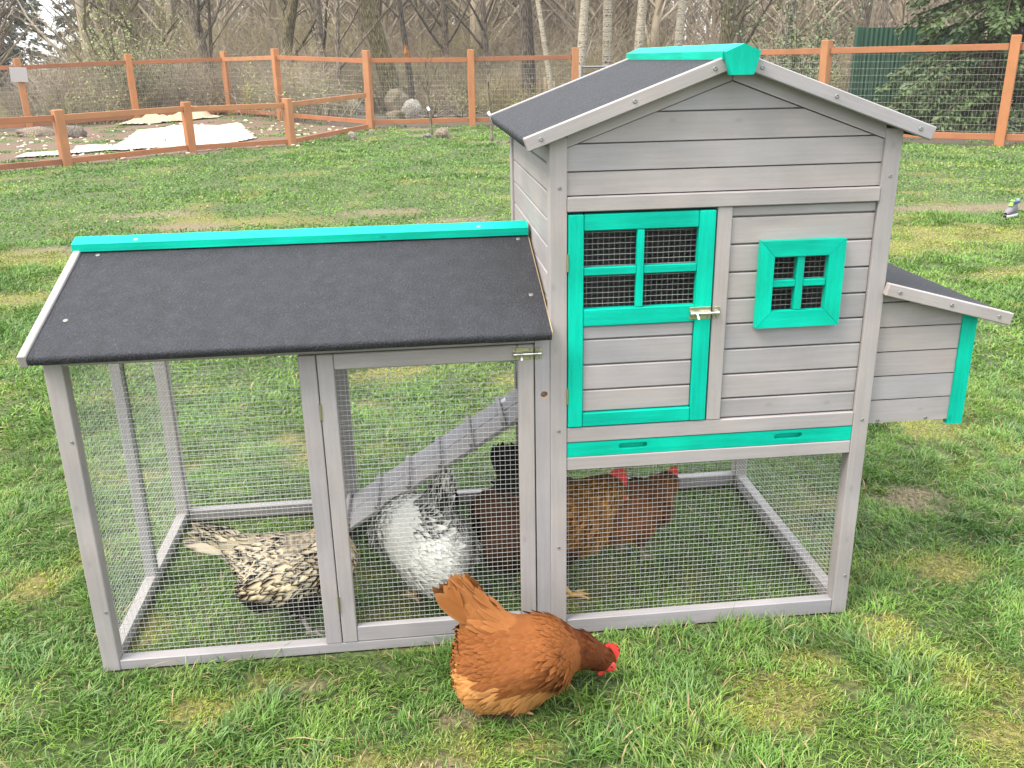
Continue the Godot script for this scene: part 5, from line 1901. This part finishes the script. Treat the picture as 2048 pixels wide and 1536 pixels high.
func build_yard() -> void:
	var F: Array = FENCE.slice(1, 9)
	fence_run("orange-stained tall post and rail fence with wire along the wood", "yard_fence", F, 1.60, 0.14, [[1.40, 0.095], [0.13, 0.095]], true, [true, true, true, true, true, true, true, true])
	fence_run("orange-stained tall wire fence in front of the green panel and cedar", "yard_fence", FENCE.slice(9, 13), 1.60, 0.14, [[1.43, 0.095], [0.13, 0.095]], true, [true, true, true, true])
	fence_run("low orange-stained two-rail fence along the garden plot", "garden_fence", [Vector2(-8.5, -10.3), Vector2(-5.51, -12.8), Vector2(-4.05, -14.58), Vector2(-2.46, -15.33), Vector2(-1.20, -18.72)], 0.82, 0.135, [[0.70, 0.09], [0.07, 0.08]], false, [true, true, true, true, false])
	# gate
	var gt := thing("metal_gate", "dark tubular metal gate between two tall fence posts", "gate")
	var ga := Vector3(3.50, 0, -18.82)
	var gb := Vector3(5.32, 0, -17.70)
	for y in [1.20, 0.86, 0.55, 0.22]:
		var st := new_st()
		tube(st, [ga + Vector3(0, y, 0), gb + Vector3(0, y, 0)], [0.022, 0.022], 8, Color.WHITE, true)
		put("crossbar", st.commit(), M.tube_metal, gt)
	for p in [ga, ga.lerp(gb, 0.5), gb]:
		var st := new_st()
		tube(st, [p + Vector3(0, 0.2, 0), p + Vector3(0, 1.22, 0)], [0.024, 0.024], 8, Color.WHITE, true)
		put("upright", st.commit(), M.tube_metal, gt)
	# sign
	var sg := put("sign_board", cbox(Vector3(0.36, 0.32, 0.012), 0.003), mat(lin(0.30, 0.28, 0.28), 0.5), self, Vector3(-9.20, 1.26, -21.28), Basis(Vector3.UP, 0.2) * Basis(Vector3.BACK, -0.05))
	tag(sg, "weathered grey blank plate nailed on a tall fence post", "sign")
	# green panel
	var gp := thing("panel_fence", "dark green ribbed metal panel standing behind the wire fence", "fence panel", Vector3(8.95, 0, -17.1), 0.06)
	var st2 := new_st()
	var nx := 104
	for i in nx:
		var q: Array = []
		for e in [i, i + 1]:
			var rib: float = [0.0, 0.022, 0.022, 0.0][e % 4]
			q.append(Vector3(e * 0.0265, 0, rib))
		for v in [q[0], q[0] + Vector3(0, 1.86, 0), q[1] + Vector3(0, 1.86, 0), q[0], q[1] + Vector3(0, 1.86, 0), q[1]]:
			st2.add_vertex(v)
		for v in [q[1], q[1] + Vector3(0, 1.86, 0), q[0] + Vector3(0, 1.86, 0), q[1], q[0] + Vector3(0, 1.86, 0), q[0]]:
			st2.add_vertex(v + Vector3(0, 0, -0.006))
	st2.generate_normals()
	put("sheet", st2.commit(), M.green_metal, gp)
	piece("edge_post", gp, Vector3(-0.10, 0, -0.05), Vector3(-0.003, 1.88, 0.04), M.green_metal, 0.004)
	# rocks
	rock("boulder", "tall pointed mossy boulder behind the middle fence panel", Vector3(-0.62, 0, -23.6), Vector3(0.70, 0.92, 0.6), 2, Color(0.30, 0.25, 0.18))
	rock("boulder", "pale rounded boulder beside the pointed mossy one", Vector3(-0.22, 0, -22.4), Vector3(0.62, 0.62, 0.5), 3, Color(0.50, 0.46, 0.40))
	rock("boulder", "low grey boulder half hidden by a tall fence post", Vector3(-1.75, 0, -24.2), Vector3(0.62, 0.5, 0.5), 5, Color(0.36, 0.33, 0.29))
	rock("boulder", "small brown mossy stone in front of the pointed boulder", Vector3(-0.66, 0, -22.0), Vector3(0.5, 0.32, 0.4), 6, Color(0.28, 0.22, 0.15))
	rock("rock", "tan block of stone at the foot of a young tree on the lawn", Vector3(0.30, 0, -15.9), Vector3(0.32, 0.26, 0.26), 7, Color(0.42, 0.33, 0.24), 0.3)
	rock("rock", "flat pale stone left of the tan block on the lawn", Vector3(0.02, 0, -16.3), Vector3(0.17, 0.10, 0.14), 9, Color(0.48, 0.44, 0.37))
	rock("rock", "pale chipped stone beside the low fence corner", Vector3(-1.42, 0, -16.3), Vector3(0.20, 0.20, 0.16), 11, Color(0.48, 0.42, 0.33))
	rock("rock", "small round pale stone under the low fence rail", Vector3(-1.10, 0, -17.4), Vector3(0.12, 0.13, 0.12), 13, Color(0.52, 0.46, 0.38))
	rock("rock", "grey round stone behind the wire near the wooden stakes", Vector3(2.46, 0, -22.5), Vector3(0.24, 0.28, 0.22), 15, Color(0.40, 0.38, 0.36))
	rock("rock", "large grey-brown stone lying in the garden soil", Vector3(-7.3, 0, -18.6), Vector3(0.55, 0.34, 0.4), 17, Color(0.26, 0.21, 0.17))
	rock("rock", "pale sandy lump at the back of the garden soil", Vector3(-8.35, 0, -19.4), Vector3(0.9, 0.26, 0.5), 19, Color(0.40, 0.31, 0.23))
	# pebbles in the garden
	var r2 := RandomNumberGenerator.new()
	r2.seed = 61
	var pb := SphereMesh.new()
	pb.radius = 0.5
	pb.height = 1.0
	pb.radial_segments = 7
	pb.rings = 4
	var xf: Array = []
	var cols: Array = []
	while xf.size() < 340:
		var x := r2.randf_range(-10.0, -1.3)
		var z := r2.randf_range(-21.0, -11.0)
		if not garden(x, z) and not (x > -3.0 and z < -15.0 and r2.randf() < 0.3):
			continue
		var s := r2.randf_range(0.02, 0.07)
		xf.append(Transform3D(Basis(Vector3.UP, r2.randf() * TAU).scaled(Vector3(s * 1.5, s * 0.8, s)), Vector3(x, ground_h(x, z) + s * 0.15, z)))
		cols.append(Color(0.48, 0.39, 0.30) * r2.randf_range(0.6, 1.2))
	multi("garden_stones", "pale pebbles strewn over the garden soil", "stones", pb, M.vcol, xf, cols)
	# sheets
	draped("ground_sheet", "white fabric sheet spread over the garden soil", PackedVector2Array([Vector2(-5.78, -15.4), Vector2(-5.85, -16.5), Vector2(-6.3, -19.6), Vector2(-5.9, -19.8), Vector2(-5.35, -20.3), Vector2(-4.6, -19.9), Vector2(-4.2, -20.4), Vector2(-3.3, -17.0), Vector2(-3.55, -16.1), Vector2(-4.15, -15.6), Vector2(-4.95, -15.3), Vector2(-5.3, -15.0)]), 0.02, 0.07, 0.9, M.cloth, 3)
	draped("ground_sheet", "white fabric strip lying along the low fence", PackedVector2Array([Vector2(-6.85, -14.2), Vector2(-7.0, -15.1), Vector2(-6.3, -15.4), Vector2(-6.5, -16.2), Vector2(-6.1, -16.4), Vector2(-5.75, -16.4), Vector2(-5.55, -15.3), Vector2(-5.8, -14.9), Vector2(-6.2, -14.4)]), 0.02, 0.07, 1.1, M.cloth, 4)
	draped("crumpled_tarp", "beige crumpled tarp heaped behind the white sheet", PackedVector2Array([Vector2(-7.3, -21.4), Vector2(-7.2, -22.3), Vector2(-5.6, -22.9), Vector2(-4.9, -22.6), Vector2(-5.0, -21.9), Vector2(-5.9, -21.2), Vector2(-6.6, -21.0)]), 0.02, 0.24, 1.3, M.tarp, 6, 0.06)
	# young fruit trees with tags
	var yk := {"wob": 0.12, "n": [5, 4], "depth": 2, "low": 0.45, "spread": 0.75, "rise": 0.9, "ratio": 0.62, "thin": 0.005}
	for a in [["young fruit tree with white tag beside the tan stone", Vector3(0.12, 0, -16.9), 1.5, 31], ["young fruit tree with white tag in a patch of bare soil", Vector3(1.14, 0, -14.75), 1.35, 38]]:
		var t := bare_tree("young_tree", a[0], a[1], a[2], 0.028, Vector3.ZERO, Color(0.26, 0.21, 0.16), M.bark, a[3], yk, "")
		put("tag", cbox(Vector3(0.055, 0.075, 0.004), 0.001), M.white, t, Vector3(-0.05, 0.50, 0.04), Basis(Vector3.BACK, 0.5) * Basis(Vector3.UP, 0.4))
	# stakes
	var sk := [[3.06, -22.6, 0.80, "pair's shorter pale stake standing behind the wire fence"], [3.20, -22.55, 0.88, "pair's taller pale stake standing behind the wire fence"], [3.42, -22.6, 0.78, "single pale wooden stake right of the pair of stakes"], [3.95, -22.4, 0.85, "pale wooden stake beside the leaning pole"]]
	for s in sk:
		var o := put("wooden_stake", cbox(Vector3(0.07, s[2] + 0.1, 0.05), 0.004), M.pine, self, Vector3(s[0], s[2] * 0.5, s[1]), Basis(Vector3.BACK, rng.randf_range(-0.04, 0.04)))
		tag(o, s[3], "stake")
	var ps := new_st()
	tube(ps, [Vector3(3.75, 0.0, -21.9), Vector3(3.95, 0.8, -21.9), Vector3(4.28, 1.78, -21.9)], [0.022, 0.022, 0.018], 7, Color(0.42, 0.38, 0.33), true)
	var po := put("leaning_pole", ps.commit(), M.vcol, self)
	tag(po, "thin pale pole leaning against the wood behind the gate post", "pole")
	# fallen branches behind the fence
	for i in 3:
		var bs := new_st()
		var p: Vector3 = [Vector3(0.25, 0.08, -21.2), Vector3(0.95, 0.08, -20.9), Vector3(1.75, 0.08, -20.6)][i]
		for k in 16:
			var d := Vector3(r2.randf_range(-1, 1), r2.randf_range(0.05, 0.45), r2.randf_range(-0.4, 0.4))
			tube(bs, [p, p + d * 0.4, p + d * 0.75 + Vector3(0, r2.randf_range(-0.1, 0.1), 0)], [0.016, 0.012, 0.004], 4, Color(0.24, 0.20, 0.16))
		var o := put("brushwood", bs.commit(), M.bark, self)
		tag(o, ["heap of dead grey twigs just right of the pale boulder", "twig heap behind the tall fence post near the tagged trees", "twig heap between the tall fence post and the stakes"][i], "brushwood", "twig heaps behind the wire")
	build_shoe()

func build_shoe() -> void:
	var s := thing("shoe", "small grey shoe with lime tongue and white sole left on the lawn", "shoe", Vector3(4.93, 0.012, -5.58), PI + 0.5)
	# outline of the sole, toe towards +x
	var ring := func(u: float) -> Array:
		# [half width, centre offset]
		var w := 0.036 * pow(sin(PI * clampf(0.10 + u * 0.86, 0, 1)), 0.42) * (0.9 + 0.18 * u)
		return [w, 0.004 * sin(u * PI)]
	var L := 0.185
	var st := new_st()
	var up := new_st()
	st.set_smooth_group(0)
	up.set_smooth_group(0)
	var n := 16
	var sides := 12
	var S := func(i: int, k: int, upper: bool) -> Vector3:
		var u := float(i) / n
		var r: Array = ring.call(u)
		var a := TAU * k / sides
		if not upper:
			return Vector3((u - 0.5) * L, 0.014 + 0.014 * signf(sin(a)) * pow(absf(sin(a)), 0.4), r[1] + r[0] * signf(cos(a)) * pow(absf(cos(a)), 0.5))
		var h := lerpf(0.115, 0.055, smoothstep(0.30, 0.80, u)) * pow(sin(PI * clampf(0.08 + u * 0.9, 0, 1)), 0.3)
		var y := 0.026 + h * 0.5 + h * 0.5 * sin(a)
		var ww: float = r[0] * 0.94 * cos(a) * lerpf(1.0, 0.72, clampf((y - 0.03) / 0.1, 0, 1))
		return Vector3((u - 0.5) * L * 0.97, y, r[1] + ww)
	for i in n:
		for k in sides:
			for e in [[i, k], [i + 1, k], [i + 1, k + 1], [i, k], [i + 1, k + 1], [i, k + 1]]:
				st.add_vertex(S.call(e[0], e[1] % sides, false))
				up.add_vertex(S.call(e[0], e[1] % sides, true))
	st.generate_normals()
	up.generate_normals()
	put("sole", st.commit(), mat(lin(0.36, 0.36, 0.35), 0.8), s)
	put("upper", up.commit(), mat(lin(0.15, 0.14, 0.16), 0.85), s)
	put("tongue", cbox(Vector3(0.012, 0.062, 0.036), 0.004), mat(lin(0.20, 0.36, 0.05), 0.7), s, Vector3(0.012, 0.125, 0.0), Basis(Vector3.BACK, 0.55))
	put("collar", cbox(Vector3(0.10, 0.018, 0.056), 0.006), mat(lin(0.03, 0.08, 0.15), 0.8), s, Vector3(-0.035, 0.133, 0.0))
	put("heel_tab", cbox(Vector3(0.014, 0.045, 0.03), 0.004), mat(lin(0.2, 0.22, 0.26), 0.7), s, Vector3(-0.088, 0.135, 0.0), Basis(Vector3.BACK, 0.3))

func _ready() -> void:
	# ---- camera
	var cam := Camera3D.new()
	cam.name = "camera"
	add_child(cam)
	cam.transform = Transform3D(Basis(Vector3.UP, -0.1011) * Basis(Vector3.RIGHT, -0.3433) * Basis(Vector3.BACK, -0.0196), CAM)
	cam.fov = 45.604
	cam.near = 0.05
	cam.far = 1500.0
	cam.current = true
	# ---- bright overcast sky
	var env := Environment.new()
	var sky := Sky.new()
	var sm := ProceduralSkyMaterial.new()
	sm.sky_top_color = Color(0.96, 0.98, 1.0)
	sm.sky_horizon_color = Color(0.70, 0.71, 0.72)
	sm.sky_curve = 0.5
	sm.sky_energy_multiplier = 1.0
	sm.ground_bottom_color = Color(0.25, 0.28, 0.18)
	sm.ground_horizon_color = Color(0.6, 0.6, 0.55)
	sky.sky_material = sm
	env.background_mode = Environment.BG_SKY
	env.sky = sky
	env.tonemap_mode = Environment.TONE_MAPPER_LINEAR
	env.tonemap_exposure = 4.3
	env.fog_enabled = true
	env.fog_density = 0.0009
	env.fog_light_color = Color(0.93, 0.92, 0.90)
	env.sdfgi_enabled = true
	env.ssao_enabled = true
	env.ssil_enabled = true
	var we := WorldEnvironment.new()
	we.name = "environment"
	we.environment = env
	add_child(we)
	# ---- sun behind thin cloud, high on the left
	var sun := DirectionalLight3D.new()
	sun.name = "sun"
	add_child(sun)
	sun.light_energy = 0.5
	sun.light_color = Color(1.0, 0.97, 0.92)
	sun.light_angular_distance = 25.0
	sun.shadow_enabled = true
	sun.look_at_from_position(Vector3(-5.5, 9, 2.5), Vector3.ZERO)
	rng.seed = 20240
	noise_a.seed = 5
	noise_a.frequency = 1.0
	noise_a.fractal_octaves = 3
	noise_b.seed = 17
	noise_b.frequency = 1.0
	noise_b.fractal_octaves = 4
	noise_c.seed = 29
	noise_c.frequency = 1.0
	noise_c.fractal_octaves = 2
	SPOTS = bare_spots()
	make_materials()
	build_ground()
	build_wood()
	build_coop()
	build_hens()
	build_yard()
	build_grass()
